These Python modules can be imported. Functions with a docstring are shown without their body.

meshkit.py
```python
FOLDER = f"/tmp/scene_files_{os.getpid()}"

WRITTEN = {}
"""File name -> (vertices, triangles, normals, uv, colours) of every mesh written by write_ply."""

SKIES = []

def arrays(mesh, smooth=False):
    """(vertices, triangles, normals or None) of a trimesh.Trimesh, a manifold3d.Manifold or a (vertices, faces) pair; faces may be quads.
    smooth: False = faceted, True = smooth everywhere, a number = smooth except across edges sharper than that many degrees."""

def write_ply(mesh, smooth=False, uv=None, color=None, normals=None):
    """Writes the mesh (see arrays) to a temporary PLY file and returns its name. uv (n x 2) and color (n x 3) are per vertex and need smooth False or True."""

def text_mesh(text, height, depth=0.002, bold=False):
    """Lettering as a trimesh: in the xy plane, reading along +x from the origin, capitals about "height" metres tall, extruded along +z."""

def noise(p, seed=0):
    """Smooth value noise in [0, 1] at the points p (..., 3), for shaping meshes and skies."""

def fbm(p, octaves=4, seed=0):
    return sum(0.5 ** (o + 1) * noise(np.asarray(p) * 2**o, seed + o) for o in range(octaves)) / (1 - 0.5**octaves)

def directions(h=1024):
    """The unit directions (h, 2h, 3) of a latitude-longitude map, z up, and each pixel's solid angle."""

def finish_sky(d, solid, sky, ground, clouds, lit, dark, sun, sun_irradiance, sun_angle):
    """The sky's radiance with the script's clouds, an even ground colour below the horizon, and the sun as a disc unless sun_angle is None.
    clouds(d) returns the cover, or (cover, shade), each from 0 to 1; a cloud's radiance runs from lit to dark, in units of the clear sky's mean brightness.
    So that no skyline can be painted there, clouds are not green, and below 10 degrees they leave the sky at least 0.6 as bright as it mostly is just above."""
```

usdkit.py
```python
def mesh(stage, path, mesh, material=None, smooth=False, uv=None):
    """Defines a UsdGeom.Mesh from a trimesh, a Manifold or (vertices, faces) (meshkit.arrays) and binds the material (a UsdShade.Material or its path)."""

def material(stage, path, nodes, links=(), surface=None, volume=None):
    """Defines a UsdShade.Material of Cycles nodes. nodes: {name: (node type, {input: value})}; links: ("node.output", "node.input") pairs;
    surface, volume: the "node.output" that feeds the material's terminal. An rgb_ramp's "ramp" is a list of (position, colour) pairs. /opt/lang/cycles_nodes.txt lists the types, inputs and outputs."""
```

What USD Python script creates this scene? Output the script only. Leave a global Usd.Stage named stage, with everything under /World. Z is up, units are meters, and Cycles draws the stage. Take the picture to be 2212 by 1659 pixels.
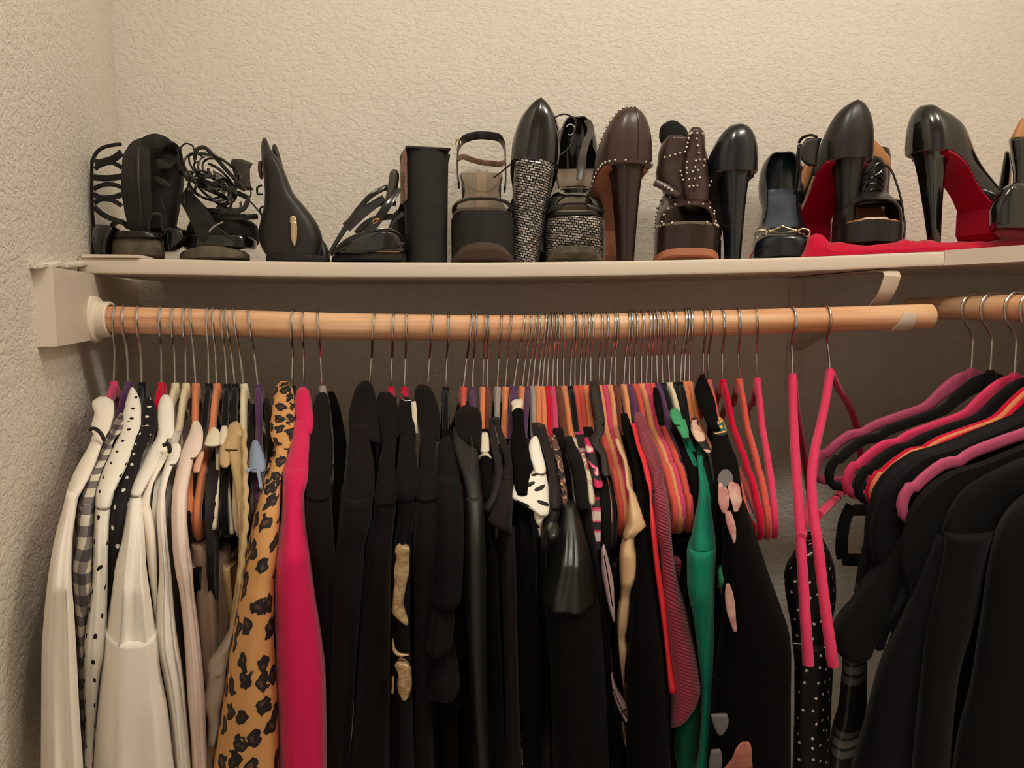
import math, random
import numpy as np, trimesh
from scipy.interpolate import PchipInterpolator
import usdkit, meshkit
from pxr import Usd, UsdGeom, UsdLux, UsdShade, Gf, Sdf

stage = Usd.Stage.CreateInMemory()
UsdGeom.SetStageUpAxis(stage, 'Z'); UsdGeom.SetStageMetersPerUnit(stage, 1.0)
UsdGeom.Xform.Define(stage, '/World'); UsdGeom.Scope.Define(stage, '/World/Looks')
# ------------------------------------------------------------------ camera, lights, exposure
W_, H_, F_ = 2212.0, 1659.0, 1661.0
EYE = np.array([0.0, 0.0, 1.70])
YAW, PIT = math.radians(5.0), math.radians(5.48)
FW = np.array([math.sin(YAW) * math.cos(PIT), math.cos(YAW) * math.cos(PIT), -math.sin(PIT)])
RT = np.array([math.cos(YAW), -math.sin(YAW), 0.0])
UP = np.cross(RT, FW)
cam = UsdGeom.Camera.Define(stage, '/World/camera')
cam.AddTransformOp().Set(Gf.Matrix4d(*RT, 0, *UP, 0, *(-FW), 0, *EYE, 1))
cam.CreateHorizontalApertureAttr(36.0); cam.CreateVerticalApertureAttr(27.0)
cam.CreateFocalLengthAttr(36.0 * F_ / W_); cam.CreateClippingRangeAttr((0.03, 100.0))
cam.CreateExposureAttr(0.0)
for k, (lx, ly) in enumerate([(0.12, 0.36), (0.74, 0.36)]):       # the two bulbs of the closet's ceiling lamp
    li = UsdLux.SphereLight.Define(stage, f'/World/ceiling_bulb_{k+1:03d}' if k else '/World/ceiling_bulb')
    li.CreateRadiusAttr(0.05); li.CreateIntensityAttr(91.0); li.CreateColorAttr((1.0, 0.962, 0.88))
    li.AddTranslateOp().Set((lx, ly, 2.62))
dome = UsdLux.DomeLight.Define(stage, '/World/sky'); dome.CreateIntensityAttr(0.19); dome.CreateColorAttr((1.0, 0.85, 0.7))

# ------------------------------------------------------------------ helpers
def ray(px, py): return FW + (px - W_ / 2) / F_ * RT - (py - H_ / 2) / F_ * UP
def U(px, py, y):
    """The point of the upright plane at depth y that the photograph shows at (px, py)."""
    r = ray(px, py); return EYE + r * (y / r[1])
def ppm(p): return F_ / float(np.dot(np.asarray(p) - EYE, FW))          # pixels per metre at p
def proj(p):
    d = np.asarray(p) - EYE; z = d @ FW
    return W_ / 2 + F_ * (d @ RT) / z, H_ / 2 - F_ * (d @ UP) / z
used = {}
def numbered(parent, name):
    k = used.get((parent, name), 0); used[(parent, name)] = k + 1
    return f'{parent}/{name}' + (f'_{k:03d}' if k else '')
def tag(p, label=None, cat=None, group=None, kind=None):
    p = p.GetPrim() if hasattr(p, 'GetPrim') else p
    for k, v in (('label', label), ('category', cat), ('group', group), ('kind', kind)):
        if v: p.SetCustomDataByKey(k, v)
    return p
def obj(name, m, mat, parent=None, smooth=40, uv=None):
    path = numbered(str(parent.GetPath()) if parent is not None else '/World', name)
    if isinstance(m, (tuple, list)) and len(m) == 3: m, uv = (m[0], m[1]), m[2]
    if uv is not None: smooth = True
    return usdkit.mesh(stage, path, m, mat, smooth=smooth, uv=uv).GetPrim()
def thing(name, label, cat, group=None, mat4=None):
    x = UsdGeom.Xform.Define(stage, numbered('/World', name))
    if mat4 is not None: x.AddTransformOp().Set(Gf.Matrix4d(*np.asarray(mat4).T.ravel().tolist()))
    return tag(x.GetPrim(), label, cat, group)
def copy_of(root, name, label, mat4):
    x = UsdGeom.Xform.Define(stage, numbered('/World', name))
    x.GetPrim().GetReferences().AddInternalReference(root.GetPath())
    op = x.GetTransformOp() or x.AddTransformOp(); op.Set(Gf.Matrix4d(*np.asarray(mat4).T.ravel().tolist()))
    was = root.GetCustomData(); tag(x.GetPrim(), label, was['category'], was.get('group'))
    x.GetPrim().SetInstanceable(True)
    return x.GetPrim()
def M4(R=None, t=(0, 0, 0)):
    m = np.eye(4); m[:3, 3] = t
    if R is not None: m[:3, :3] = R
    return m
def rotz(a): c, s = math.cos(a), math.sin(a); return np.array([[c, -s, 0], [s, c, 0], [0, 0, 1.0]])
def roty(a): c, s = math.cos(a), math.sin(a); return np.array([[c, 0, s], [0, 1, 0], [-s, 0, c]])
def rotx(a): c, s = math.cos(a), math.sin(a); return np.array([[1, 0, 0], [0, c, -s], [0, s, c]])
def cat(*ms):
    vs, fs, n = [], [], 0
    for m in ms:
        v, f = (np.asarray(m.vertices), np.asarray(m.faces)) if hasattr(m, 'faces') else (np.asarray(m[0]), np.asarray(m[1]))
        if f.shape[1] == 4: f = np.vstack([f[:, [0, 1, 2]], f[:, [0, 2, 3]]])
        vs.append(v); fs.append(f + n); n += len(v)
    return np.vstack(vs), np.vstack(fs)
def tf(m, R=None, t=(0, 0, 0)):
    v, f = (np.asarray(m.vertices), np.asarray(m.faces)) if hasattr(m, 'faces') else (np.asarray(m[0]), np.asarray(m[1]))
    if R is not None: v = v @ np.asarray(R).T
    return v + np.asarray(t), f
def grid_faces(n, m, closed=True):
    i, j = np.meshgrid(np.arange(n - 1), np.arange(m if closed else m - 1), indexing='ij'); k = (j + 1) % m
    return np.stack([i * m + j, i * m + k, (i + 1) * m + k, (i + 1) * m + j], -1).reshape(-1, 4)
def capped(v, n, m):
    """n rings of m points as a closed skin with both ends capped."""
    f = grid_faces(n, m); f = np.vstack([f[:, [0, 1, 2]], f[:, [0, 2, 3]]])
    v = np.vstack([v, v[:m].mean(0), v[-m:].mean(0)]); a = np.arange(m); b = (a + 1) % m
    return v, np.vstack([f, np.stack([b, a, np.full(m, n * m)], 1), np.stack([(n - 1) * m + a, (n - 1) * m + b, np.full(m, n * m + 1)], 1)])
def resample(p, n):
    p = np.asarray(p, float); s = np.r_[0, np.cumsum(np.linalg.norm(np.diff(p, axis=0), axis=1))]
    keep = np.r_[True, np.diff(s) > 1e-9]; p, s = p[keep], s[keep]
    return PchipInterpolator(s, p)(np.linspace(0, s[-1], n)) if len(p) > 2 else p[0] + (p[-1] - p[0]) * np.linspace(0, 1, n)[:, None]
def sweep(path, a, b, nrm=(1, 0, 0), sides=10, n=None, power=1.0, closed=False):
    """A band or rod along a path: half-width a along nrm (made square to the path), half-width b across it. a, b: numbers or per-point lists."""
    P = np.asarray(path, float)
    if n: 
        k = len(P); P = resample(P, n)
        a, b = (np.interp(np.linspace(0, 1, n), np.linspace(0, 1, len(q)), q) if np.ndim(q) else q for q in (a, b))
    T = np.gradient(P, axis=0) if not closed else (np.roll(P, -1, 0) - np.roll(P, 1, 0))
    T /= np.linalg.norm(T, axis=1, keepdims=True) + 1e-12
    N = np.broadcast_to(np.asarray(nrm, float), P.shape); N = N - (N * T).sum(1, keepdims=True) * T
    N = N / (np.linalg.norm(N, axis=1, keepdims=True) + 1e-9); B = np.cross(T, N)
    th = np.arange(sides) * 2 * np.pi / sides + np.pi / sides
    c, s = np.cos(th), np.sin(th); c, s = np.sign(c) * abs(c) ** power, np.sign(s) * abs(s) ** power
    a = np.broadcast_to(a, len(P))[:, None, None]; b = np.broadcast_to(b, len(P))[:, None, None]
    v = P[:, None] + a * c[None, :, None] * N[:, None] + b * s[None, :, None] * B[:, None]
    v = v.reshape(-1, 3)
    if closed:
        m = sides; f = grid_faces(len(P), m); j = np.arange(m); k = (j + 1) % m
        return v, np.vstack([f, np.stack([(len(P) - 1) * m + j, (len(P) - 1) * m + k, k, j], 1)])
    return capped(v, len(P), sides)
def rod(path, r, sides=8, n=None): 
    P = np.asarray(path, float); d = P[-1] - P[0]
    nrm = (1, 0, 0) if abs(d[0]) < .8 * np.linalg.norm(d) + 1e-9 else (0, 1, 0)
    return sweep(P, r, r, nrm, sides, n)
def box(lo, hi, ch=0.0):
    lo, hi = np.asarray(lo, float), np.asarray(hi, float)
    if ch <= 0: return tf(trimesh.creation.box(hi - lo), None, (lo + hi) / 2)
    pts = []
    for k in range(3):
        l, h = lo + ch, hi - ch; l, h = l.copy(), h.copy(); l[k], h[k] = lo[k], hi[k]
        pts += [[x, y, z] for x in (l[0], h[0]) for y in (l[1], h[1]) for z in (l[2], h[2])]
    return trimesh.convex.convex_hull(np.array(pts))
def ball(c, r, sub=1): return tf(trimesh.creation.icosphere(sub, r), None, c)
def clean(m):
    v, f = m; t = trimesh.Trimesh(v, f if f.shape[1] == 3 else np.vstack([f[:, [0, 1, 2]], f[:, [0, 2, 3]]]), process=True)
    t.merge_vertices(); return t

# ------------------------------------------------------------------ materials
def lin(c):
    c = np.asarray(c, float) / 255.0
    return tuple(np.where(c <= .04045, c / 12.92, ((c + .055) / 1.055) ** 2.4))
made = {}
def mat(name, rgb, rough=.6, **kw):
    """Plain material; bump=(scale, strength, distance) adds fine relief, var adds tone variation."""
    if name in made: return made[name]
    bump, var = kw.pop('bump', None), kw.pop('var', None)
    nodes, links = {'p': ('principled_bsdf', {'base_color': lin(rgb), 'roughness': rough, **kw})}, []
    if bump or var: nodes['tc'] = ('texture_coordinate', {})
    if bump:
        nodes['n'] = ('noise_texture', {'scale': bump[0], 'detail': 3.0}); nodes['b'] = ('bump', {'strength': bump[1], 'distance': bump[2]})
        links += [('tc.object', 'n.vector'), ('n.fac', 'b.height'), ('b.normal', 'p.normal')]
    if var:
        nodes['n2'] = ('noise_texture', {'scale': var[0], 'detail': 4.0})
        nodes['r'] = ('rgb_ramp', {'ramp': [(.35, lin(rgb)), (.65, lin(var[1]))]})
        links += [('tc.object', 'n2.vector'), ('n2.fac', 'r.fac'), ('r.color', 'p.base_color')]
    made[name] = usdkit.material(stage, '/World/Looks/' + name, nodes, links, surface='p.BSDF')
    return made[name]
def fabric(name, rgb, rough=.85, sheen=.15, weave=900, **kw):
    return mat(name, rgb, rough, sheen_weight=sheen, sheen_roughness=.4, bump=(weave, .25, .0006), specular_ior_level=kw.pop('spec', .25), **kw)
def graph(name, nodes, links):
    if name not in made: made[name] = usdkit.material(stage, '/World/Looks/' + name, nodes, links, surface='p.BSDF')
    return made[name]
def dotted(name, ground, dot, spacing, radius, rough=.75, rnd=.25):
    """Printed dots laid out along the cloth (the mesh's own metres)."""
    return graph(name, {'tc': ('texture_coordinate', {}), 'v': ('voronoi_texture', {'dimensions': '2D', 'scale': 1.0 / spacing, 'randomness': rnd}),
        'l': ('math', {'math_type': 'less_than', 'value2': radius / spacing}), 'm': ('mix_color', {'a': lin(ground), 'b': lin(dot)}),
        'p': ('principled_bsdf', {'roughness': rough, 'specular_ior_level': .3})},
        [('tc.UV', 'v.vector'), ('v.distance', 'l.value1'), ('l.value', 'm.fac'), ('m.result', 'p.base_color')])

def wall_material(name, rgb, scale=150.0, dist=.0035):
    return graph(name, {'g': ('geometry', {}), 'n0': ('noise_texture', {'scale': 30.0, 'detail': 2.0}), 'mpw': ('mapping', {'scale': (.62, .62, 1.0)}),
        'n': ('noise_texture', {'scale': scale, 'detail': 2.5, 'roughness': .55, 'distortion': .7}), 
        'r': ('rgb_ramp', {'ramp': [(.38, (0, 0, 0)), (.5, (.75, .75, .75)), (.68, (1, 1, 1))]}),
        'b': ('bump', {'strength': .4, 'distance': dist}), 'n2': ('noise_texture', {'scale': 2.2, 'detail': 3.0}),
        'c': ('rgb_ramp', {'ramp': [(.3, lin(rgb)), (.7, lin([x * .965 for x in rgb]))]}), 'p': ('principled_bsdf', {'roughness': .72, 'specular_ior_level': .3})},
        [('g.position', 'mpw.vector'), ('mpw.vector', 'n.vector'), ('n.fac', 'r.fac'), ('r.color', 'b.height'), ('b.normal', 'p.normal'),
         ('g.position', 'n2.vector'), ('n2.fac', 'c.fac'), ('c.color', 'p.base_color')])
WALL = wall_material('wall_paint', (228, 220, 207))
PAINT = mat('painted_wood', (226, 212, 196), .5, bump=(60, .12, .002))
WOOD = graph('rod_wood', {'tc': ('texture_coordinate', {}), 'mp': ('mapping', {'scale': (3.0, 130.0, 130.0)}), 'n': ('noise_texture', {'scale': 1.0, 'detail': 4.0, 'distortion': .6}),
    'r': ('rgb_ramp', {'ramp': [(.3, lin((206, 156, 112))), (.5, lin((232, 188, 146))), (.7, lin((243, 206, 168)))]}),
    'n2': ('noise_texture', {'scale': 3.0}), 'r2': ('rgb_ramp', {'ramp': [(.4, (1, 1, 1)), (.65, lin((240, 205, 190)))]}), 'm': ('mix_color', {'blend_type': 'multiply', 'fac': .8}),
    'p': ('principled_bsdf', {'roughness': .45})},
    [('tc.object', 'mp.vector'), ('mp.vector', 'n.vector'), ('n.fac', 'r.fac'), ('tc.object', 'n2.vector'), ('n2.fac', 'r2.fac'), ('r.color', 'm.a'), ('r2.color', 'm.b'), ('m.result', 'p.base_color')])
WOOD2 = graph('rod_wood_side', {'tc': ('texture_coordinate', {}), 'mp': ('mapping', {'scale': (130.0, 3.0, 130.0)}), 'n': ('noise_texture', {'scale': 1.0, 'detail': 4.0, 'distortion': .6}),
    'r': ('rgb_ramp', {'ramp': [(.3, lin((206, 156, 112))), (.5, lin((232, 188, 146))), (.7, lin((243, 206, 168)))]}),
    'n2': ('noise_texture', {'scale': 3.0}), 'r2': ('rgb_ramp', {'ramp': [(.4, (1, 1, 1)), (.65, lin((240, 205, 190)))]}), 'm': ('mix_color', {'blend_type': 'multiply', 'fac': .8}),
    'p': ('principled_bsdf', {'roughness': .45})},
    [('tc.object', 'mp.vector'), ('mp.vector', 'n.vector'), ('n.fac', 'r.fac'), ('tc.object', 'n2.vector'), ('n2.fac', 'r2.fac'), ('r.color', 'm.a'), ('r2.color', 'm.b'), ('m.result', 'p.base_color')])
STEEL = mat('hook_steel', (205, 205, 205), .22, metallic=1.0)
GOLD = mat('pale_gold', (224, 200, 160), .25, metallic=1.0)

# ------------------------------------------------------------------ the setting
YR, YF, YB = 1.020, 1.035, 1.32                 # depth of the rod, the shelf's front, the back wall
CX = U(268, 570, YB)[0]                          # the corner of back and left wall
ROD_R = .0172
XR2 = .745                                       # the rod along the right-hand wall
XW = 1.05
def wall_from(name, pts, z0, z1, th, m=WALL):
    """An upright wall along the plan polyline pts, th thick away from the room (to the left of the direction of travel)."""
    from shapely.geometry import LineString, Polygon
    p = np.asarray(pts, float); d = np.diff(p, axis=0); nn = np.stack([-d[:, 1], d[:, 0]], 1) / np.linalg.norm(d, axis=1)[:, None]
    out = [p[0] + nn[0] * th]
    for k in range(1, len(p) - 1):
        b = nn[k - 1] + nn[k]; b = b / (b @ nn[k]); out.append(p[k] + b * th)
    out.append(p[-1] + nn[-1] * th)
    me = trimesh.creation.extrude_polygon(Polygon(np.vstack([p, np.array(out)[::-1]])), z1 - z0, engine='earcut'); me.apply_translation((0, 0, z0))
    return tag(obj(name, me, m, smooth=False), kind='structure')
SL = (U(166, 690, YR)[0] - CX) / (YB - YR)       # the left wall stands a little open
def wl(y): return CX + SL * (YB - y)
ZC = 2.72
wall_from('wall_back', [(CX, YB), (XW, YB)], 0, ZC, .1)
wall_from('wall_left', [(-1.0, -1.3), (-1.0, .30), (wl(.40), .40), (CX, YB)], 0, ZC, .1)
wall_from('wall_right', [(XW, YB), (XW, -1.3)], 0, ZC, .1)
# the closet's doorway stands open to a dimly lit room behind the camera
wall_from('wall_front', [(XW, -1.3), (.55, -1.3)], 0, ZC, .1)
CEIL = mat('ceiling_paint', (232, 224, 210), .8, bump=(90, .3, .003))
tag(obj('ceiling', box((-1.2, -1.5, ZC), (XW + .2, YB + .2, ZC + .1)), CEIL, smooth=False), kind='structure')
tag(obj('floor', box((-1.2, -1.5, -.1), (XW + .2, YB + .2, 0)), mat('carpet', (186, 170, 150), .95, bump=(300, .6, .006)), smooth=False), kind='structure')

# shelf: sagging line of its front top edge in the photograph
SHX = [150, 190, 400, 700, 1000, 1300, 1500, 1700, 2040, 2212]
SHY = [555, 556, 560, 565.5, 566.5, 564, 560.5, 556, 543, 540]
_sp = [U(a, b, YF) for a, b in zip(SHX, SHY)]
_shz = PchipInterpolator([p[0] for p in _sp], [p[2] for p in _sp])
KX = U(2040, 543, YF)[0]
def shelf_z(x): return float(_shz(np.clip(x, _sp[0][0], _sp[-1][0])))
def board(xs, y0f, y1, th=.0205, r=.004):
    rows = []
    for x in xs:
        z = shelf_z(x); y0 = y0f(x)
        rows += [[x, y1, z], [x, y0 + r, z], [x, y0 + r * .3, z - r * .3], [x, y0, z - r], [x, y0, z - th + r], [x, y0 + r * .3, z - th + r * .3], [x, y0 + r, z - th], [x, y1, z - th]]
    return capped(np.array(rows), len(xs), 8)
sh = thing('closet_shelf', 'long white painted shelf board carrying the row of shoes', 'shelf')
xl0 = wl(YF) + .002
obj('shelf_board', board(np.linspace(xl0, KX, 40), lambda x: YF, YB), PAINT, sh)
# the end of the shelf carries a loose painted lip
zz = shelf_z(xl0)
obj('paint_lip', box((xl0 + .004, YF - .003, zz - .001), (xl0 + .075, YF + .07, zz + .0035), .001), PAINT, sh)
sh2 = thing('closet_shelf', 'white painted shelf board along the right side, meeting the long shelf at the corner', 'shelf')
e0, e1 = U(2040, 543, YF), U(2300, 514, .86)
def edge2(x): return YF + (x - KX) / (e1[0] - KX) * (.86 - YF)
z2 = shelf_z(KX)
p2 = [(KX + .001, YB), (KX + .001, YF), (KX + .09, .84), (KX + .09, .2), (XW, .2), (XW, YB)]
from shapely.geometry import Polygon
b2 = trimesh.creation.extrude_polygon(Polygon(p2), .021, engine='earcut'); b2.apply_translation((0, 0, z2 - .0195))
obj('shelf_board', b2, PAINT, sh2, smooth=False)

# the painted cleat on the left wall
def on_left(y, z, off): 
    n = np.array([1, SL]) / math.hypot(1, SL); return [wl(y) + n[0] * off, y + n[1] * off, z]
yc0 = .86
za, zb = U(70, 576, yc0)[2], U(82, 749, yc0)[2]
zt = shelf_z(xl0) - .0205
pts = [on_left(y, z, o) for y in (yc0, YB - .002) for z in ((zb, za) if y < 1 else (zb + .004, zt)) for o in (-.002, .019)]
pts = np.array(pts); cl = trimesh.convex.convex_hull(pts)
t1 = obj('trim_1', cl, PAINT, smooth=False); tag(t1, kind='structure')
rs = np.random.RandomState(3)
cp = [on_left(y, np.interp(y, [yc0, YF], [za, zt + .012]) + rs.uniform(-.001, .002), .006) for y in np.linspace(yc0 - .012, YF, 14)]
obj('caulk', sweep(cp, .008 + rs.uniform(-.002, .003, 14), .0035, (1, 0, 0), 8), WALL, t1)

# rods
RDX = [215, 500, 800, 1100, 1300, 1500, 1700, 2008]; RDY = [690, 698, 706, 708.5, 706, 699, 693, 683]
_rp = [U(a, b, YR) for a, b in zip(RDX, RDY)]
_rdz = PchipInterpolator([p[0] for p in _rp], [p[2] for p in _rp], extrapolate=True)
def rod_z(x): return float(_rdz(x))
xa, xb = wl(YR) + .022, _rp[-1][0]
xs = np.linspace(xa, xb, 50)
rp = np.array([[x, YR, rod_z(x)] for x in xs]); rr = np.full(50, ROD_R)
rp = np.vstack([rp, rp[-1] + [.0015, 0, 0]]); rr = np.r_[rr, ROD_R - .0015]
r1 = obj('closet_rod', sweep(rp, rr, rr, (0, 1, 0), 28), WOOD); tag(r1, 'long pale wooden closet rod sagging under the hangers', 'rod')
zr2 = U(2012, 666, 1.176)[2]
r2 = obj('closet_rod', sweep([[XR2, y, zr2] for y in np.linspace(1.176, .25, 12)], ROD_R, ROD_R, (1, 0, 0), 28), WOOD2); tag(r2, 'shorter wooden rod running along the right side, with face-on hangers', 'rod')
# socket of the rod on the cleat
fl = thing('rod_socket', 'cream plastic flanged socket holding the left end of the rod', 'socket')
cz = rod_z(xa); n2 = np.array([1, 0, 0])
c0 = np.array([wl(YR) + .0195, YR, cz])
prof = [(0, 0), (.029, 0), (.030, .002), (.0285, .006), (.024, .008), (.0225, .010), (.0225, .0215), (.0215, .023), (.0190, .023), (.0190, .012), (0, .012)]
lat = trimesh.creation.revolve(np.array(prof), sections=40)
obj('flange', tf(lat, roty(math.pi / 2) @ np.eye(3), c0), mat('cream_plastic', (235, 220, 200), .35), fl, smooth=30)
# bracket near the right end
br = thing('shelf_bracket', 'white metal shelf bracket holding up the shelf and the right end of the rod', 'bracket')
BRM = mat('bracket_white', (216, 200, 182), .45)
bx_ = U(1938, 600, YR)[0]; bz = shelf_z(bx_) - .0215
obj('arm', sweep([[bx_ - .004, YB - .003, bz - .13], [bx_ - .003, YB - .12, bz - .09], [bx_ - .002, YR + .05, bz - .055], [bx_, YR + .022, bz - .03], [bx_ + .003, YR + .016, bz - .008], [bx_ + .003, YR + .03, bz - .002], [bx_, YB - .1, bz - .0015], [bx_, YB - .004, bz - .0015]], .0125, .0014, (1, 0, 0), 8, 60, .5), BRM, br)
obj('wall_plate', box((bx_ - .017, YB - .004, bz - .20), (bx_ + .010, YB - .001, bz - .002), .0008), BRM, br)
hx = U(1955, 690, YR)[0]; th = np.linspace(-2.6, .3, 20)
zc = rod_z(hx)
obj('rod_hook', sweep([[hx - .02 + .016 * k / 19, YR - .0195 * math.sin(-a) if 0 else YR + .0192 * math.cos(a + math.pi) * 1.0, zc + .0192 * math.sin(a)] for k, a in enumerate(th)], np.r_[np.full(14, .0125), np.linspace(.0125, .009, 6)], .0013, (1, 0, 0), 10, None, .6), BRM, br)

# ------------------------------------------------------------------ hangers
AP = np.array([(0, 0), (.012, -.002), (.0245, -.008), (.047, -.026), (.064, -.042), (.109, -.058), (.145, -.071), (.157, -.079), (.168, -.0795), (.189, -.091), (.211, -.113), (.2205, -.133), (.219, -.146), (.206, -.154), (.16, -.154), (.08, -.154), (0, -.154)], float)
HOOKH = .086                                    # rod centre to the top of the hanger's neck
def hanger_parts():
    half = resample(AP, 52)
    w = np.r_[half[:, 0], -half[::-1][1:-1, 0]]; z = np.r_[half[:, 1], half[::-1][1:-1, 1]]
    P = np.stack([np.zeros_like(w), -w, z], 1); k = np.minimum(np.abs(w) / .07, 1) + (z < -.11) * 2
    b = np.where(k < 1, .0125 - .006 * k, .0062); b = np.where(z < -.13, .0052, b)
    P[:, 2] -= np.where(z > -.1, b * .55, -.004)
    body = sweep(P, .0041, b, (1, 0, 0), 12, None, .75, True)
    neck = sweep([[0, 0, -.012], [0, 0, -.001], [0, 0, .006], [0, 0, .0075]], [.0056, .0056, .0048, .004], [.013, .0095, .0055, .004], (1, 0, 0), 12, None, .8)
    R, c = ROD_R + .0024, np.array([0, 0, HOOKH]); pts = []
    for a in np.radians(np.linspace(-35, 200, 26)): pts.append(c + R * np.array([0, math.cos(a), math.sin(a)]))
    pts += [c + [0, -R * .78, -R * .85], c + [0, -R * .3, -R * 1.45], c + [0, -.002, -R * 1.85], c + [0, 0, -R * 2.1], [0, 0, .04], [0, 0, .004]]
    hook = rod(resample(np.array(pts), 48), .00165, 7)
    return body, neck, hook
AP[:, 1] *= .9
HB, HN, HH = hanger_parts()
HC = {'rose': (212, 72, 110), 'purple': (92, 58, 98), 'black': (22, 22, 24), 'crimson': (206, 14, 56), 'cream': (226, 212, 178), 'orange': (222, 136, 92), 'coral': (214, 88, 76),
      'brown': (112, 62, 46), 'grey': (160, 150, 144), 'pink': (226, 62, 104), 'peach': (226, 152, 108), 'mauve': (190, 84, 120)}
protos, nth = {}, {}
ORD = ['first', 'second', 'third', 'fourth', 'fifth', 'sixth', 'seventh', 'eighth', 'ninth', 'tenth', 'eleventh', 'twelfth', 'thirteenth', 'fourteenth', 'fifteenth', 'sixteenth', 'seventeenth', 'eighteenth']
def hanger(col, m4, label):
    if col not in protos:
        t = thing('velvet_hanger', label, 'hanger', 'velvet hangers on the closet rods', m4)
        hm = mat('velvet_' + col, HC[col], .85, sheen_weight=.3, sheen_roughness=.35, bump=(1500, .3, .0005), specular_ior_level=.15)
        obj('body', HB, hm, t); obj('neck', HN, hm, t); obj('hook', HH, STEEL, t); protos[col] = t
        return t
    return copy_of(protos[col], 'velvet_hanger', label, m4)
# crossing of the rod, neck, colour, shift of the front tip in pixels (None: by place)
TIPS = {int(q.split(':')[0]): float(q.split(':')[1]) for q in '1000:1014,1020:1036,1043:1058,1053:1070,1074:1088,1091:1104,1108:1120,1127:1137,1138:1150,1150:1164,1161:1180,1171:1196,1181:1210,1193:1224,1204:1238,1218:1254,1232:1270,1242:1285,1253:1300,1264:1318,1276:1340,1294:1352,1304:1362,1317:1373,1328:1385,1347:1405,1359:1430,1371:1455,1386:1464,1396:1473,1408:1484,1421:1496,1432:1507,1447:1520,1457:1530,1469:1540,1478:1550,1489:1561,1519:1590,1533:1612,1564:1636,1599:1650,1637:1664'.split(',')}
HL = """250 246 rose -70;271 278 purple -40;302 307 black -30;349 349 crimson -45;376 379 cream -40;400 402 cream -25;414 424 orange -14;450 451 black -18;463 469 orange -60;482 491 black -30;493 509 black -40;510 528 cream -34;541 559 purple -20;
633 631 black -30;655 657 purple -10;688 697 grey 0;808 797 crimson -5;850 844 crimson -8;878 874 crimson -8;933 923 black 0;968 963 black 4;1016 1000 coral 14;1027 1020 purple 22;1048 1043 orange 20;1054 1053 brown 25;1082 1074 grey 28;1102 1091 orange 34;
1130 1108 purple 30;1144 1127 orange 48;1156 1138 purple 44;1163 1150 grey 46;1176 1161 orange 48;1182 1171 orange 55;1190 1181 crimson 60;1199 1193 rose 66;1205 1204 brown 64;1217 1218 orange 60;1237 1232 black 66;1243 1242 coral 70;1258 1253 coral 72;1269 1264 orange 74;1277 1276 coral 66;
1298 1294 peach 54;1310 1304 rose 62;1326 1317 peach 58;1331 1328 brown 60;1356 1347 peach 62;1362 1359 purple 64;1372 1371 coral 86;1386 1386 peach 80;1401 1396 rose 74;1409 1408 coral 78;1417 1421 purple 76;1428 1432 black 74;1441 1447 cream 72;1456 1457 black 72;1478 1469 black 74;1484 1478 orange 80;1491 1489 orange 84;1520 1519 black 70;1532 1533 coral 88;1560 1564 crimson 76;1595 1599 coral 54;1634 1637 pink 28"""
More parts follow.
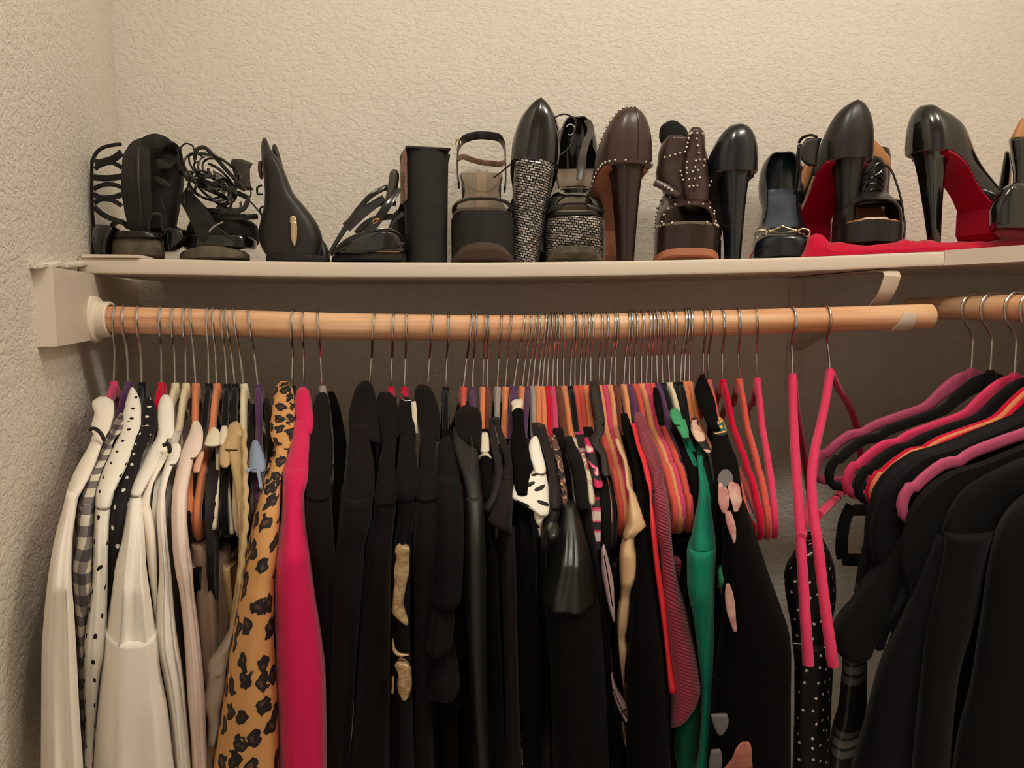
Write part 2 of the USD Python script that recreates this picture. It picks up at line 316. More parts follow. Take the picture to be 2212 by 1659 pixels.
def place_on_rod(pxr, pxn, shift, pitch=0.0):
    pr = U(pxr, 690, YR); pr[2] = rod_z(pr[0])
    # swing so that the neck shows at pxn, yaw so that the front tip shows at pxn + shift
    zn = pr[2] - HOOKH; xn = pr[0]
    for _ in range(3):
        pn = np.array([xn, YR, zn]); xn += (pxn - proj(pn)[0]) / ppm(pn)
    # part of the sideways step between crossing and neck is yaw, the rest swing
    lo, hi = -1.2, 1.2
    for _ in range(40):
        m = (lo + hi) / 2; tip = np.array([xn + .215 * math.sin(m), YR - .215 * math.cos(m), zn - .13])
        if proj(tip)[0] < pxn + shift: lo = m
        else: hi = m
    yaw = (lo + hi) / 2
    tilt = max(-.25, min(.25, -math.atan2(xn - pr[0], HOOKH)))
    R = roty(tilt) @ rotz(yaw) @ rotx(pitch); place_on_rod.still = rotz(yaw) @ rotx(pitch)
    # local hook centre is (0,0,HOOKH): bring it to the rod
    hc = R @ np.array([0, 0, HOOKH]); t = np.array([pr[0], YR, pr[2]]) - hc
    return M4(R, t)
HT = {}

# ------------------------------------------------------------------ cloth
DEP = PchipInterpolator([780, 830, 900, 1000, 1080, 1180, 1500, 1700], [1.005, .985, .925, .835, .79, .77, .76, .76])
def rows_of(text):
    return np.array([[float(q) for q in r.split()] for r in text.split(';') if r.strip()])
def loft(text, thick=.03, fold=.0, nf=5, seed=0, d=0.0, depth=None, power=.8, n=0, sides=22, skew=0.0, wrinkle=0.0):
    """A hanging fold of cloth: each row gives a height in the photograph and the left and right edge there; the fold stands at the depth of the
    clothes' fronts (nearer further down the shoulder), is thick deep, and is closed. skew turns it towards the wall (metres of depth from left to right edge)."""
    r = rows_of(text); r = r[np.argsort(r[:, 0])]; ys = r[:, 0]; N = n or max(8, int((ys[-1] - ys[0]) / 9) + 4)
    if len(ys) > 2: I = PchipInterpolator(ys, r[:, 1:])
    else: I = lambda q: r[0, 1:] + (r[1, 1:] - r[0, 1:]) * ((q - ys[0]) / (ys[1] - ys[0]))[:, None]
    q = np.linspace(ys[0], ys[-1], N); e = I(q); rs = np.random.RandomState(seed); th = np.arange(sides) * 2 * np.pi / sides
    c, s_ = np.cos(th), np.sin(th); c, s_ = np.sign(c) * abs(c) ** power, np.sign(s_) * abs(s_) ** power
    V, uv, ln, prev = [], [], 0.0, None; ph = rs.uniform(0, 6.28, 4)
    for k in range(N):
        y = (float(DEP(q[k])) if depth is None else (depth if np.ndim(depth) == 0 else float(np.interp(q[k], depth[0], depth[1])))) + d
        A, B = U(e[k, 0], q[k], y), U(e[k, 1], q[k], y); C = (A + B) / 2; h = abs(B[0] - A[0]) / 2 + 1e-4
        t = k / (N - 1); b = np.interp(t, np.linspace(0, 1, np.size(thick)), np.atleast_1d(thick)); b = min(b, max(.004, h * 3))
        g = fold * min(1, t * 3) * np.sin(nf * th + ph[0] + .8 * np.sin(3 * t + ph[1])) + wrinkle * np.sin(9 * t + ph[2] + 2 * np.sin(2 * th + ph[3])) * .5
        dp = np.array([C[0], C[1]]) / math.hypot(C[0], C[1]); bb = b * s_ * (1 + g / max(b, .01)) + g * .6
        ring = np.stack([C[0] + h * c + dp[0] * bb, C[1] + dp[1] * bb + skew * c, np.full(sides, C[2])], 1)
        if prev is not None: ln += np.linalg.norm(C - prev)
        prev = C; V.append(ring); per = np.r_[0, np.cumsum(np.linalg.norm(np.diff(ring, axis=0), axis=1))]
        uv.append(np.stack([per - per.mean(), np.full(sides, -ln)], 1))
    v, f = capped(np.vstack(V), N, sides)
    return v, f, np.vstack([np.vstack(uv), uv[0].mean(0), uv[-1].mean(0)])
def strip(pts, hw, depth=None, th=.002, n=24, nrm=(1, 0, 0), lift=.03):
    """A band through points of the photograph (px, py[, depth]); hw is its half-width in pixels."""
    P = np.array([U(p[0], p[1], (p[2] if len(p) > 2 else (depth if depth is not None else float(DEP(p[1])))) - (lift if len(p) < 3 or p[2] > .8 else 0)) for p in pts])
    w = hw / np.array([ppm(p) for p in P]) if np.ndim(hw) == 0 else np.asarray(hw) / np.array([ppm(p) for p in P])
    T = P[-1] - P[0]; side = np.cross(T, [0, 1, 0]); 
    return sweep(P, list(w), th, side, 10, n, .8)
TORSO = {}
def torso_mesh(hem, nw, bare, t, seed):
    """The body of a garment in its hanger's own frame: a thin hollowless sheet over the hanger's arms with a scooped neckline, hanging to the hem."""
    w = np.sign(np.linspace(-1, 1, 41)) * np.abs(np.linspace(-1, 1, 41)) ** .7 * .242; rs = np.random.RandomState(seed); ph = rs.uniform(0, 6.28, 3)
    OA = np.array([(0, .004), (.047, -.018), (.064, -.032), (.109, -.047), (.15, -.061), (.189, -.070), (.212, -.083), (.226, -.097), (.236, -.113), (.242, -.140)]); top = np.interp(np.abs(w), OA[:, 0], OA[:, 1])
    top = np.where(np.abs(w) < nw, np.minimum(top, top - .075 * np.sqrt(np.clip(1 - (w / nw) ** 2, 0, 1))), top)
    if bare: top = np.full(41, -.165) - .02 * np.cos(w * 8)
    N = 24; F, B = [], []
    for k in range(N):
        q = (k / (N - 1)) ** 1.4; z = top + (hem - top) * q; ww = w[None] * (1 - .16 * np.clip((-z - .17) / .08, 0, 1) * np.clip(1.6 - q, 0, 1)); ww = ww[0] if ww.ndim > 1 else ww
        fold = q * .006 * np.sin(w * 60 + ph[0] + 2 * q) + q * .003 * np.sin(w * 23 + ph[1])
        ed = np.sqrt(np.clip(1 - (np.abs(w) / .2422) ** 30, .3, 1)) * t * (1 + .2 * q)
        F.append(np.c_[fold + ed, -ww, z]); B.append(np.c_[fold - ed, -ww, z])
    n = N * 41; g = grid_faces(N, 41, False); bi = np.r_[np.arange(0, 41), np.arange(81, n, 41), np.arange(n - 2, n - 42, -1), np.arange(n - 82, 0, -41)]; bj = np.roll(bi, -1)
    return np.vstack([np.vstack(F), np.vstack(B)]), np.vstack([g, g[:, ::-1] + n, np.stack([bj, bj + n, bi + n, bi], 1)])

CREAM = fabric('cream_crepe', (250, 240, 226), .75)
IVORY = fabric('ivory_crepe', (250, 243, 232), .75)
BLUSH = fabric('blush_crepe', (240, 222, 208), .7, .2)
BLACKF = fabric('black_fabric', (7, 6, 6), .92, .01, spec=.1)
CHAR = fabric('charcoal_wool', (21, 16, 16), .95, .03, spec=.15)
CHAR2 = fabric('soft_black_wool', (17, 13, 14), .95, .03, spec=.15)
JERSEY = fabric('black_jersey', (16, 15, 15), .9, .03, spec=.15)
LEATHER = mat('black_leather', (22, 22, 21), .5, bump=(420, .2, .0008))
PLUM = fabric('plum_black', (30, 22, 25), .6, .05)
SATINB = mat('black_satin', (28, 30, 26), .32, specular_ior_level=.6, bump=(25, .1, .004))
HOTPINK = fabric('hot_pink_crepe', (216, 24, 88), .8, .25)
GRNBLK = mat('trim_black', (18, 18, 18), .6)
DOTW = dotted('white_black_dots', (248, 242, 230), (26, 22, 24), .0225, .0026)
DOTB = dotted('black_white_dots', (24, 20, 26), (232, 226, 212), .0205, .0025)
DOTB2 = dotted('black_pin_dots', (10, 10, 11), (214, 208, 200), .0155, .0017, .6, .55)
DOTL = dotted('white_large_dots', (248, 242, 230), (34, 30, 24), .0235, .0050, .6, .35)
PLAID = graph('black_white_plaid', {'tc': ('texture_coordinate', {}), 's': ('separate_xyz', {}), 
    'w1': ('math', {'math_type': 'multiply', 'value2': 46.0}), 'w2': ('math', {'math_type': 'multiply', 'value2': 46.0}), 'f1': ('math', {'math_type': 'fraction'}), 'f2': ('math', {'math_type': 'fraction'}),
    'q1': ('rgb_ramp', {'interpolate': False, 'ramp': [(0, (.8, .76, .68)), (.5, (.25, .23, .25))]}), 'q2': ('rgb_ramp', {'interpolate': False, 'ramp': [(0, (.85, .8, .72)), (.5, (.22, .2, .22))]}),
    'm': ('mix_color', {'blend_type': 'multiply', 'fac': 1.0}), 'p': ('principled_bsdf', {'roughness': .6})},
    [('tc.UV', 's.vector'), ('s.x', 'w1.value1'), ('s.y', 'w2.value1'), ('w1.value', 'f1.value1'), ('w2.value', 'f2.value1'), ('f1.value', 'q1.fac'), ('f2.value', 'q2.fac'), ('q1.color', 'm.a'), ('q2.color', 'm.b'), ('m.result', 'p.base_color')])
DPLAID = graph('dark_plaid', {'tc': ('texture_coordinate', {}), 's': ('separate_xyz', {}), 'w1': ('math', {'math_type': 'multiply', 'value2': 18.0}), 'w2': ('math', {'math_type': 'multiply', 'value2': 10.6}), 'f1': ('math', {'math_type': 'fraction'}), 'f2': ('math', {'math_type': 'fraction'}),
    'q1': ('rgb_ramp', {'interpolate': False, 'ramp': [(0, (.012, .014, .013)), (.78, (.10, .10, .09)), (.84, (.012, .014, .013))]}),
    'q2': ('rgb_ramp', {'interpolate': False, 'ramp': [(0, (0, 0, 0)), (.60, (.16, .15, .14)), (.70, (.02, .02, .02)), (.74, (.20, .19, .17)), (.84, (.02, .02, .02)), (.88, (.12, .12, .11)), (.95, (0, 0, 0))]}),
    'm': ('mix_color', {'blend_type': 'add', 'fac': 1.0}), 'p': ('principled_bsdf', {'roughness': .9})},
    [('tc.UV', 's.vector'), ('s.x', 'w1.value1'), ('s.y', 'w2.value1'), ('w1.value', 'f1.value1'), ('w2.value', 'f2.value1'), ('f1.value', 'q1.fac'), ('f2.value', 'q2.fac'), ('q1.color', 'm.a'), ('q2.color', 'm.b'), ('m.result', 'p.base_color')])
LEOPARD = graph('leopard_print', {'tc': ('texture_coordinate', {}), 'nd': ('noise_texture', {'dimensions': '2D', 'scale': 95.0, 'detail': 1.0}), 'sb': ('vector_math', {'math_type': 'subtract', 'vector2': (.5, .5, .5)}), 'scv': ('vector_math', {'math_type': 'scale', 'scale': .012}), 'ad': ('vector_math', {'math_type': 'add'}),
    'mp': ('mapping', {'scale': (1.0, .78, 1.0)}), 'v': ('voronoi_texture', {'dimensions': '2D', 'scale': 50.0, 'randomness': .72}),
    'n2': ('noise_texture', {'dimensions': '2D', 'scale': 120.0, 'detail': 2.0}), 'sm': ('math', {'math_type': 'multiply_add', 'value2': .20}), 
    'r': ('rgb_ramp', {'ramp': [(.16, lin((92, 62, 46))), (.24, lin((24, 18, 20))), (.44, lin((24, 18, 20))), (.47, lin((208, 152, 92))), (1, lin((214, 158, 98)))]}), 'p': ('principled_bsdf', {'roughness': .75})},
    [('tc.UV', 'nd.vector'), ('nd.color', 'sb.vector1'), ('sb.vector', 'scv.vector1'), ('tc.UV', 'ad.vector1'), ('scv.vector', 'ad.vector2'), ('ad.vector', 'mp.vector'), ('mp.vector', 'v.vector'),
     ('tc.UV', 'n2.vector'), ('n2.fac', 'sm.value1'), ('v.distance', 'sm.value3'), ('sm.value', 'r.fac'), ('r.color', 'p.base_color')])
def printed(name, ground, stops, scale=30.0, at=(.55, .62), rough=.7):
    """A dark cloth with printed blotches of petals and leaves."""
    ramp = [(0, lin(ground)), (at[0] - .01, lin(ground))] + [(at[0] + (at[1] - at[0]) * k / len(stops), lin(c)) for k, c in enumerate(stops)]
    return graph(name, {'tc': ('texture_coordinate', {}), 'n': ('noise_texture', {'dimensions': '2D', 'scale': scale, 'detail': 1.5, 'distortion': .8}), 'r': ('rgb_ramp', {'interpolate': False, 'ramp': ramp}), 'p': ('principled_bsdf', {'roughness': rough})},
        [('tc.UV', 'n.vector'), ('n.fac', 'r.fac'), ('r.color', 'p.base_color')])
FLORAL = printed('dark_floral', (20, 16, 18), [(150, 96, 84), (214, 168, 146), (226, 190, 168)], 26)
FLORAL2 = printed('brown_floral', (24, 18, 18), [(120, 78, 58), (206, 168, 138), (96, 62, 50)], 48, (.46, .60))
FLORALP = printed('pink_floral', (24, 18, 26), [(196, 34, 92), (226, 90, 130), (220, 200, 190)], 40, (.56, .68))
FLORALC = printed('cream_floral', (216, 202, 176), [(150, 120, 92), (206, 190, 160), (170, 96, 80)], 40, (.58, .68))
TEAL = fabric('emerald_crepe', (4, 124, 100), .8, .1)
GREEN = fabric('dark_green', (6, 92, 66), .8, .1)
MINT = fabric('mint_green', (62, 158, 108), .8, .1)
BURG = graph('burgundy_rib', {'tc': ('texture_coordinate', {}), 'mp': ('mapping', {'rotation': (0, 0, .45)}), 'w': ('wave_texture', {'scale': 95.0, 'bands_direction': 'y', 'distortion': .8, 'detail_scale': .6}), 'b': ('bump', {'strength': .6, 'distance': .0025}),
    'p': ('principled_bsdf', {'base_color': lin((138, 16, 52)), 'roughness': .75, 'sheen_weight': .3})}, [('tc.UV', 'mp.vector'), ('mp.vector', 'w.vector'), ('w.fac', 'b.height'), ('b.normal', 'p.normal')])
RED = mat('red_satin', (226, 36, 48), .5)
BEIGE = mat('beige_satin', (216, 178, 136), .42, bump=(18, .2, .006))
TAUPE = fabric('taupe_chiffon', (168, 142, 122), .7, .1)
SHEER = graph('sheer_chiffon', {'p': ('principled_bsdf', {'base_color': lin((196, 178, 158)), 'roughness': .6}), 't': ('transparent_bsdf', {}), 'm': ('mix_closure', {'fac': .35})}, [('p.BSDF', 'm.closure1'), ('t.BSDF', 'm.closure2')])
made.pop('sheer_chiffon'); SHEER = usdkit.material(stage, '/World/Looks/sheer_chiffon', {'p': ('principled_bsdf', {'base_color': lin((196, 178, 158)), 'roughness': .6}), 't': ('transparent_bsdf', {}), 'm': ('mix_closure', {'fac': .3})}, [('p.BSDF', 'm.closure1'), ('t.BSDF', 'm.closure2')], surface='m.closure')
GOLDB = mat('gold_satin', (198, 168, 122), .45, bump=(60, .3, .003))
SKYBLUE = mat('dusty_blue_leather', (140, 158, 184), .4)
SPARK = graph('blush_sequin', {'tc': ('texture_coordinate', {}), 'v': ('voronoi_texture', {'dimensions': '2D', 'scale': 420.0}), 'l': ('math', {'math_type': 'less_than', 'value2': .09}), 'm': ('mix_color', {'a': lin((240, 216, 204)), 'b': lin((255, 245, 235))}), 'mu': ('math', {'math_type': 'multiply', 'value2': .8}), 'p': ('principled_bsdf', {'roughness': .55})},
    [('tc.UV', 'v.vector'), ('v.distance', 'l.value1'), ('l.value', 'm.fac'), ('m.result', 'p.base_color'), ('l.value', 'mu.value1'), ('mu.value', 'p.metallic')])
MAUVE = mat('mauve_lining', (176, 148, 150), .6)
NAVY = fabric('navy_cloth', (17, 18, 27), .9, .06)
GLACE = mat('antique_gold_lace', (186, 156, 118), .38, metallic=.35, bump=(70, .9, .006))
DPRINT = FLORAL
WHITE_T = fabric('white_trim', (230, 218, 196), .7)

def garment(name, label, catg, m, parts, tor=None, group='clothes on the long rod'):
    t = thing(name, label, catg, group)
    for p in parts:
        if tor is not None and isinstance(p[1], str) and float(tor[0]) not in HT:
            r_ = rows_of(p[1]); r_ = r_[np.argsort(r_[:, 0])]
            if r_[0, 0] <= 1095 <= r_[-1, 0]: HT[float(tor[0])] = float(np.interp(1095, r_[:, 0], r_[:, 1:].mean(1)))
        nm, rows, o = p[0], p[1], dict(p[2]) if len(p) > 2 else {}
        mm = o.pop('m', m); lb = o.pop('label', None)
        mesh_ = loft(rows, **o) if isinstance(rows, str) else rows
        q = obj(nm, mesh_, mm, t)
        if lb: tag(q, lb)
    if tor is not None: TORSO[float(tor[0])] = (t, m, tor[4] if len(tor) > 4 else -.6, tor[5] if len(tor) > 5 else .008, catg)
    return t
# --- the light end, left
garment('blouse', 'cream blouse with black-edged collar, leftmost on the rod against the wall', 'blouse', CREAM, [
    ('collar', '859 212 232;866 200 244;876 198 247;890 204 247;908 200 243;926 196 238;940 205 230;952 222 228', dict(thick=.02)),
    ('collar_edging', strip([(195, 928, .945), (205, 926, .937), (216, 934, .932), (226, 953, .93)], 4, None, .002, 24, (1, 0, 0), .075), dict(m=GRNBLK, label='thin black edging')),
    ('yoke', '925 204 234;967 190 218;1000 171 206;1033 155 191;1057 146 178;1075 143 169;1098 140 166', dict(thick=[.02, .035], fold=.002)),
    ('sleeve', '1062 144 168;1105 134 164;1157 120 157;1232 106 154;1324 96 160;1411 90 165;1526 89 171;1659 88 180', dict(thick=.03, fold=.016, nf=7, seed=2, depth=([1062, 1250, 1659], [.785, .735, .715])))], (246, 835, 165, 1070, -.62))
garment('blouse', 'black and white gingham plaid blouse, second garment from the left wall', 'blouse', PLAID, [
    ('scarf', '893 258 266;907 250 269;930 240 262;950 229 246;972 220 240;990 210 232;1005 200 224;1018 193 220;1035 188 214;1057 181 208;1081 172 205;1095 168 203', dict(thick=.02, fold=.003, nf=4, wrinkle=.004)),
    ('sleeve', '1080 173 203;1110 168 202;1157 164 200;1223 155 199;1281 158 196;1368 163 183;1425 166 181;1526 171 183;1659 181 184', dict(thick=.03, fold=.004))], (278, 835, 205, 1070, -.5))
garment('blouse', 'white blouse with small black dots and a tall folded collar', 'blouse', DOTW, [
    ('collar', '837 283 288;845 279 294;860 274 301;880 269 305;900 265 306;920 268 306;935 284 303;950 292 298', dict(thick=.018)),
    ('yoke', '905 268 298;940 257 296;973 241 286;1009 224 272;1045 211 254;1063 206 247;1090 204 241', dict(thick=[.02, .035])),
    ('sleeve', '1070 206 243;1111 203 238;1172 200 235;1238 197 233;1324 188 231;1390 181 228;1448 180 217;1555 183 207;1659 183 201', dict(thick=.04, fold=.012, nf=6, seed=5))], (307, 840, 228, 1065, -.55))
garment('blouse', 'black blouse with white polka dots, between the white dotted and the cream blouses', 'blouse', DOTB, [
    ('collar', '860 312 326;870 308 333;885 305 338;905 303 340;925 303 336;935 303 330', dict(thick=.018)),
    ('sleeve', '915 303 333;952 288 322;980 279 308;1009 272 301;1045 258 287;1087 241 276;1127 235 269;1172 235 261;1238 233 247;1300 234 238', dict(thick=.035))], (307, 845, 258, 1065, -.5))
garment('blouse', 'wide cream blouse hanging from the crimson hanger, with a folded cuff seam', 'blouse', IVORY, [
    ('collar', '854 352 364;862 346 371;879 341 376;905 340 377;930 345 377;946 358 372', dict(thick=.018)),
    ('yoke', '915 342 372;940 340 363;967 326 354;1003 307 341;1036 289 322;1066 278 306', dict(thick=[.02, .035])),
    ('sleeve', '1062 281 304;1096 272 308;1157 262 313;1217 248 316;1267 242 323;1353 229 336', dict(thick=.05, fold=.020, nf=6, seed=7)),
    ('cuff', '1350 227 337;1368 226 340;1425 220 345;1512 211 361;1599 203 371;1659 200 378', dict(thick=.052, fold=.020, nf=6, seed=7, d=-.003))], (349, 845, 298, 1065, -.6))
garment('blouse', 'cream blouse with a narrow black collar band beside the wide cream blouse', 'blouse', CREAM, [
    ('collar_band', strip([(353, 962), (361, 959), (366, 968), (366, 976)], 4.5), dict(m=GRNBLK, label='narrow black collar band')),
    ('yoke', '958 350 365;980 343 363;1003 331 352;1045 317 331;1081 305 324;1105 303 323', dict(thick=.025)),
    ('sleeve', '1096 303 325;1157 312 336;1217 318 339;1300 330 341;1345 335 343', dict(thick=.04, fold=.004))], (379, 850, 325, 1075, -.5))
garment('top', 'white silky top next to the pale pink sequinned top', 'top', IVORY, [
    ('collar', '959 373 386;967 369 391;985 362 388;1000 358 380', dict(thick=.015)),
    ('sleeve', '990 360 382;1039 347 362;1069 342 357;1111 338 358;1157 340 361;1230 343 369;1295 338 374;1365 335 381;1440 349 393;1526 364 402;1659 378 413', dict(thick=.045, fold=.016, nf=6, seed=4))], (402, 850, 350, 1070, -.6))
garment('top', 'pale pink sequinned top with a soft gathered shoulder', 'top', SPARK, [
    ('collar', '909 419 426;918 414 434;935 409 439;960 398 438;985 390 425', dict(thick=.02, wrinkle=.004)),
    ('sleeve', '975 392 421;1021 380 412;1066 372 405;1111 370 404;1172 372 408;1232 379 416;1267 386 418;1382 398 432;1498 404 442;1600 412 446;1659 414 449', dict(thick=.04, fold=.014, nf=6, seed=9))], (424, 850, 385, 1070, -.6))
garment('top', 'taupe chiffon top in soft folds below the orange and black hangers', 'top', TAUPE, [
    ('body_panel', '1165 412 452;1200 411 462;1300 418 470;1400 428 474;1500 440 478;1600 444 470;1659 447 464', dict(thick=.03, fold=.010, nf=6, seed=11, d=.05)),
    ('fold', '1180 452 498;1260 460 502;1360 460 496;1440 462 486;1500 462 480', dict(thick=.02, fold=.008, nf=5, seed=13, d=.06))], (451, 850, 436, 1100, -.55))
garment('scarf', 'sheer greyish scarf end draped in loops left of the leopard coat', 'scarf', SHEER, [
    ('loop', '1352 497 503;1380 487 500;1405 470 496;1430 450 492;1442 447 490;1452 456 484', dict(thick=.012, wrinkle=.004)),
    ('loop', '1446 450 488;1475 447 487;1500 442 484;1514 438 481;1530 444 476;1560 450 474;1600 448 466', dict(thick=.012, wrinkle=.005))])
garment('camisole', 'white camisole strap looped over a black hanger', 'camisole', WHITE_T, [
    ('strap', '924 459 466;932 452 474;945 446 476;962 441 474', dict(thick=.012)),
    ('fall', '960 464 475;1000 466 476;1050 462 474;1100 458 472;1140 455 468', dict(thick=.010, d=.02))])
garment('camisole', 'second white camisole strap behind the gold braided halter', 'camisole', WHITE_T, [
    ('strap', '921 480 490;930 476 492;945 474 490;960 473 486', dict(thick=.012)), ('fall', '955 476 486;1010 482 492;1080 490 500;1150 496 506', dict(thick=.010, d=.03))])
hb = []
for k in range(34):
    t = k / 33; py = 930 + t * 330; hb.append(U(527 + 4 * math.sin(t * 3) - 9 * max(0, t - .6) * 2.5 + 1.6 * math.sin(k * 1.57), py, float(DEP(py)) - .026))
garment('halter_top', 'gold satin halter top with braided edge, over the cream hanger', 'top', GOLDB, [
    ('gathered_collar', '912 503 513;920 494 521;935 490 525;950 482 525;967 477 526', dict(thick=.02, wrinkle=.006)),
    ('loop', '955 478 496;970 474 498;985 473 498;1000 474 497;1008 480 492', dict(thick=.016)),
    ('drape', '960 488 526;1009 499 529;1051 507 529;1111 513 529;1172 516 529;1232 513 526;1290 505 521;1350 497 508;1388 494 502', dict(thick=.02, fold=.006, nf=6, seed=3)),
    ('braid', sweep(np.array(hb), .0028, .0028, (1, 0, 0), 8, 80), dict(label='plaited edge cord'))], (528, 850, 505, 1080, -.5))
garment('top', 'peach top with a thin strap on the orange hanger', 'top', fabric('peach_knit', (226, 176, 150), .75), [
    ('strap', '976 432 440;985 425 440;1000 420 436;1018 416 432', dict(thick=.014))])
garment('top', 'dusty blue leather top with piped edge on the purple hanger', 'top', SKYBLUE, [
    ('collar', '952 546 556;960 543 561;975 539 567;990 537 572;1008 536 574;1016 540 573', dict(thick=.018)),
    ('piping', strip([(534, 1020), (540, 1013), (552, 1012), (560, 1030), (563, 1055)], 2.2), dict(label='rolled edge piping')),
    ('panel', '1000 556 574;1030 561 574;1060 563 573', dict(thick=.02, d=.02))], (559, 845, 545, 1050, -.4, .006))
garment('dress', 'dark brown lace dress hanging behind the purple hanger', 'dress', fabric('brown_lace', (44, 34, 30), .9), [
    ('body_panel', '875 540 553;920 535 552;980 530 545;1060 528 540;1180 520 536;1300 518 530', dict(thick=.02, d=.08)),
    ('shoulder', '860 568 580;900 572 592;960 576 596;1040 578 590;1120 574 584', dict(thick=.02, d=.09))], (559, 850, 548, 1000, -.5, .006))
# --- leopard and pink
garment('coat', 'leopard print coat with a crumpled collar', 'coat', LEOPARD, [
    ('collar', '824 606 624;832 598 630;850 592 634;870 589 636;900 586 637;925 583 635;945 586 632;960 594 628;972 600 624', dict(thick=.022, wrinkle=.004)),
    ('shoulder', '940 592 630;973 594 624;997 586 617;1021 580 611;1036 574 608', dict(thick=[.02, .03])),
    ('sleeve', '1028 574 608;1051 566 606;1099 552 605;1142 543 602;1202 531 598;1247 522 593;1324 508 593;1382 498 594;1469 487 600;1555 473 603;1659 456 605', dict(thick=.05, fold=.007, power=.7))], (631, 835, 580, 1060, -.65))
garment('jacket', 'hot pink jacket with a folded collar, right of the leopard coat', 'jacket', HOTPINK, [
    ('collar', '838 647 661;846 641 668;864 637 672;885 637 675;903 640 677;925 657 677;938 668 675', dict(thick=.02)),
    ('shoulder', '903 639 666;930 633 668;960 628 668;991 618 667;1010 613 667', dict(thick=[.02, .035])),
    ('sleeve', '1000 615 667;1021 610 667;1066 610 657;1111 608 659;1166 600 668;1217 591 675;1267 591 681;1353 594 694;1440 597 703;1555 602 705;1659 604 706', dict(thick=.05, fold=.007, nf=4, seed=3, power=.8))], (657, 840, 640, 1055, -.65))
# --- the dark suits
garment('suit_jacket', 'charcoal suit jacket on the grey hanger, right of the hot pink jacket', 'jacket', CHAR, [
    ('collar', '850 688 704;862 680 709;885 676 713;905 679 714;920 700 714;932 706 712', dict(thick=.02)),
    ('shoulder', '890 681 710;949 670 714;991 666 715;1040 661 714;1066 659 714', dict(thick=[.02, .04])),
    ('sleeve', '1057 661 713;1080 659 716;1140 662 720;1215 672 724;1353 690 724;1500 704 726;1659 706 730', dict(thick=.045, fold=.004))], (697, 850, 688, 1060, -.65))
garment('jacket', 'black jacket showing its far shoulder behind the charcoal suit jacket', 'jacket', BLACKF, [
    ('shoulder', '848 708 722;880 714 734;910 718 740;961 721 748;1040 721 742;1110 716 738;1180 716 732', dict(thick=.035, d=.09)),
    ('sleeve', '1100 718 742;1180 722 736;1353 724 744;1659 728 748', dict(thick=.03, d=.05))], (700, 850, 725, 1000, -.6))
garment('suit_jacket', 'brownish charcoal blazer with a broad notched collar on the first suit hanger', 'jacket', CHAR, [
    ('collar', '824 782 797;830 774 803;845 766 809;865 760 813;888 754 818;910 753 819;928 762 820;945 790 821;958 815 821', dict(thick=.024)),
    ('shoulder', '910 755 812;960 753 800;991 751 806;1020 747 809;1045 742 809;1066 737 807', dict(thick=[.025, .045])),
    ('sleeve', '1058 737 806;1105 733 803;1172 727 788;1240 719 784;1324 716 777;1500 711 764;1659 706 754', dict(thick=.05, fold=.004, seed=1))], (797, 845, 770, 1060, -.65))
garment('suit_jacket', 'charcoal blazer on the second of the three crimson suit hangers', 'jacket', CHAR2, [
    ('collar', '850 820 845;860 814 853;880 811 859;905 814 862;925 826 863;945 850 861', dict(thick=.022)),
    ('shoulder', '915 820 858;961 827 855;1000 820 853;1030 815 855;1055 811 859;1075 807 858', dict(thick=[.022, .04])),
    ('sleeve', '1066 807 858;1111 806 853;1172 790 847;1280 782 844;1400 775 843;1659 754 842', dict(thick=.05, fold=.004, seed=8))], (844, 845, 835, 1060, -.65))
gb = garment('suit_jacket', 'charcoal blazer with gold brooches down its front, on the third crimson suit hanger', 'jacket', CHAR2, [
    ('collar', '860 868 884;868 863 888;890 860 892;920 861 896;940 864 898;955 878 898;965 892 899', dict(thick=.02)),
    ('shoulder', '935 864 896;991 860 899;1021 857 904;1045 856 903;1072 858 897', dict(thick=[.02, .04])),
    ('sleeve', '1062 858 898;1111 860 893;1172 852 888;1240 847 886;1353 846 885;1500 846 890;1659 846 896', dict(thick=.045, fold=.002)),
    ('chain', strip([(868, 852, .99), (870, 860, .98), (876, 866, .975), (884, 865, .975), (890, 862, .98)], 1.3), dict(m=STEEL, label='small silver hanging chain')),
    ('care_tag', strip([(893, 868, .95), (895, 890, .945), (896, 912, .94), (898, 938, .93)], 5.5), dict(m=WHITE_T, label='small cream care tag'))], (874, 850, 877, 1060, -.65))
gd = .706
obj('brooch', loft('1178 862 876;1183 855 884;1192 853 886;1202 856 884;1225 852 884;1245 851 882;1252 853 880;1275 850 876;1305 848 872;1318 846 875;1330 853 878;1341 866 882;1347 874 881', .006, .002, 7, 1, 0, gd, wrinkle=.007, n=46), GLACE, gb)
obj('brooch', loft('1428 858 868;1436 853 884;1444 857 888;1460 860 889;1475 858 890;1490 860 887;1503 866 883;1509 871 877', .006, .002, 7, 2, 0, gd, wrinkle=.007, n=46), GLACE, gb)
obj('crescent_pin', strip([(849, 1381, gd), (850, 1398, gd), (856, 1410, gd), (868, 1415, gd), (883, 1414, gd)], [1.2, 3.2, 4.2, 3.6, .8]), GLACE, gb)
obj('bar_pin', strip([(849, 1462, gd), (849, 1480, gd), (848, 1496, gd)], 2.8), GLACE, gb)
garment('suit_jacket', 'charcoal blazer with a high turned collar on the black hanger right of the brooch blazer', 'jacket', CHAR, [
    ('collar', '833 903 922;842 897 932;860 895 941;880 896 947;900 899 950;920 905 951;940 925 950;952 940 949', dict(thick=.022)),
    ('shoulder', '905 904 946;945 908 944;991 908 941;1030 904 942;1052 900 945;1068 896 946', dict(thick=[.022, .04])),
    ('sleeve', '1056 898 945;1100 895 947;1172 892 942;1280 894 937;1400 896 934;1659 896 936', dict(thick=.05, fold=.004, seed=6))], (923, 845, 921, 1060, -.65))
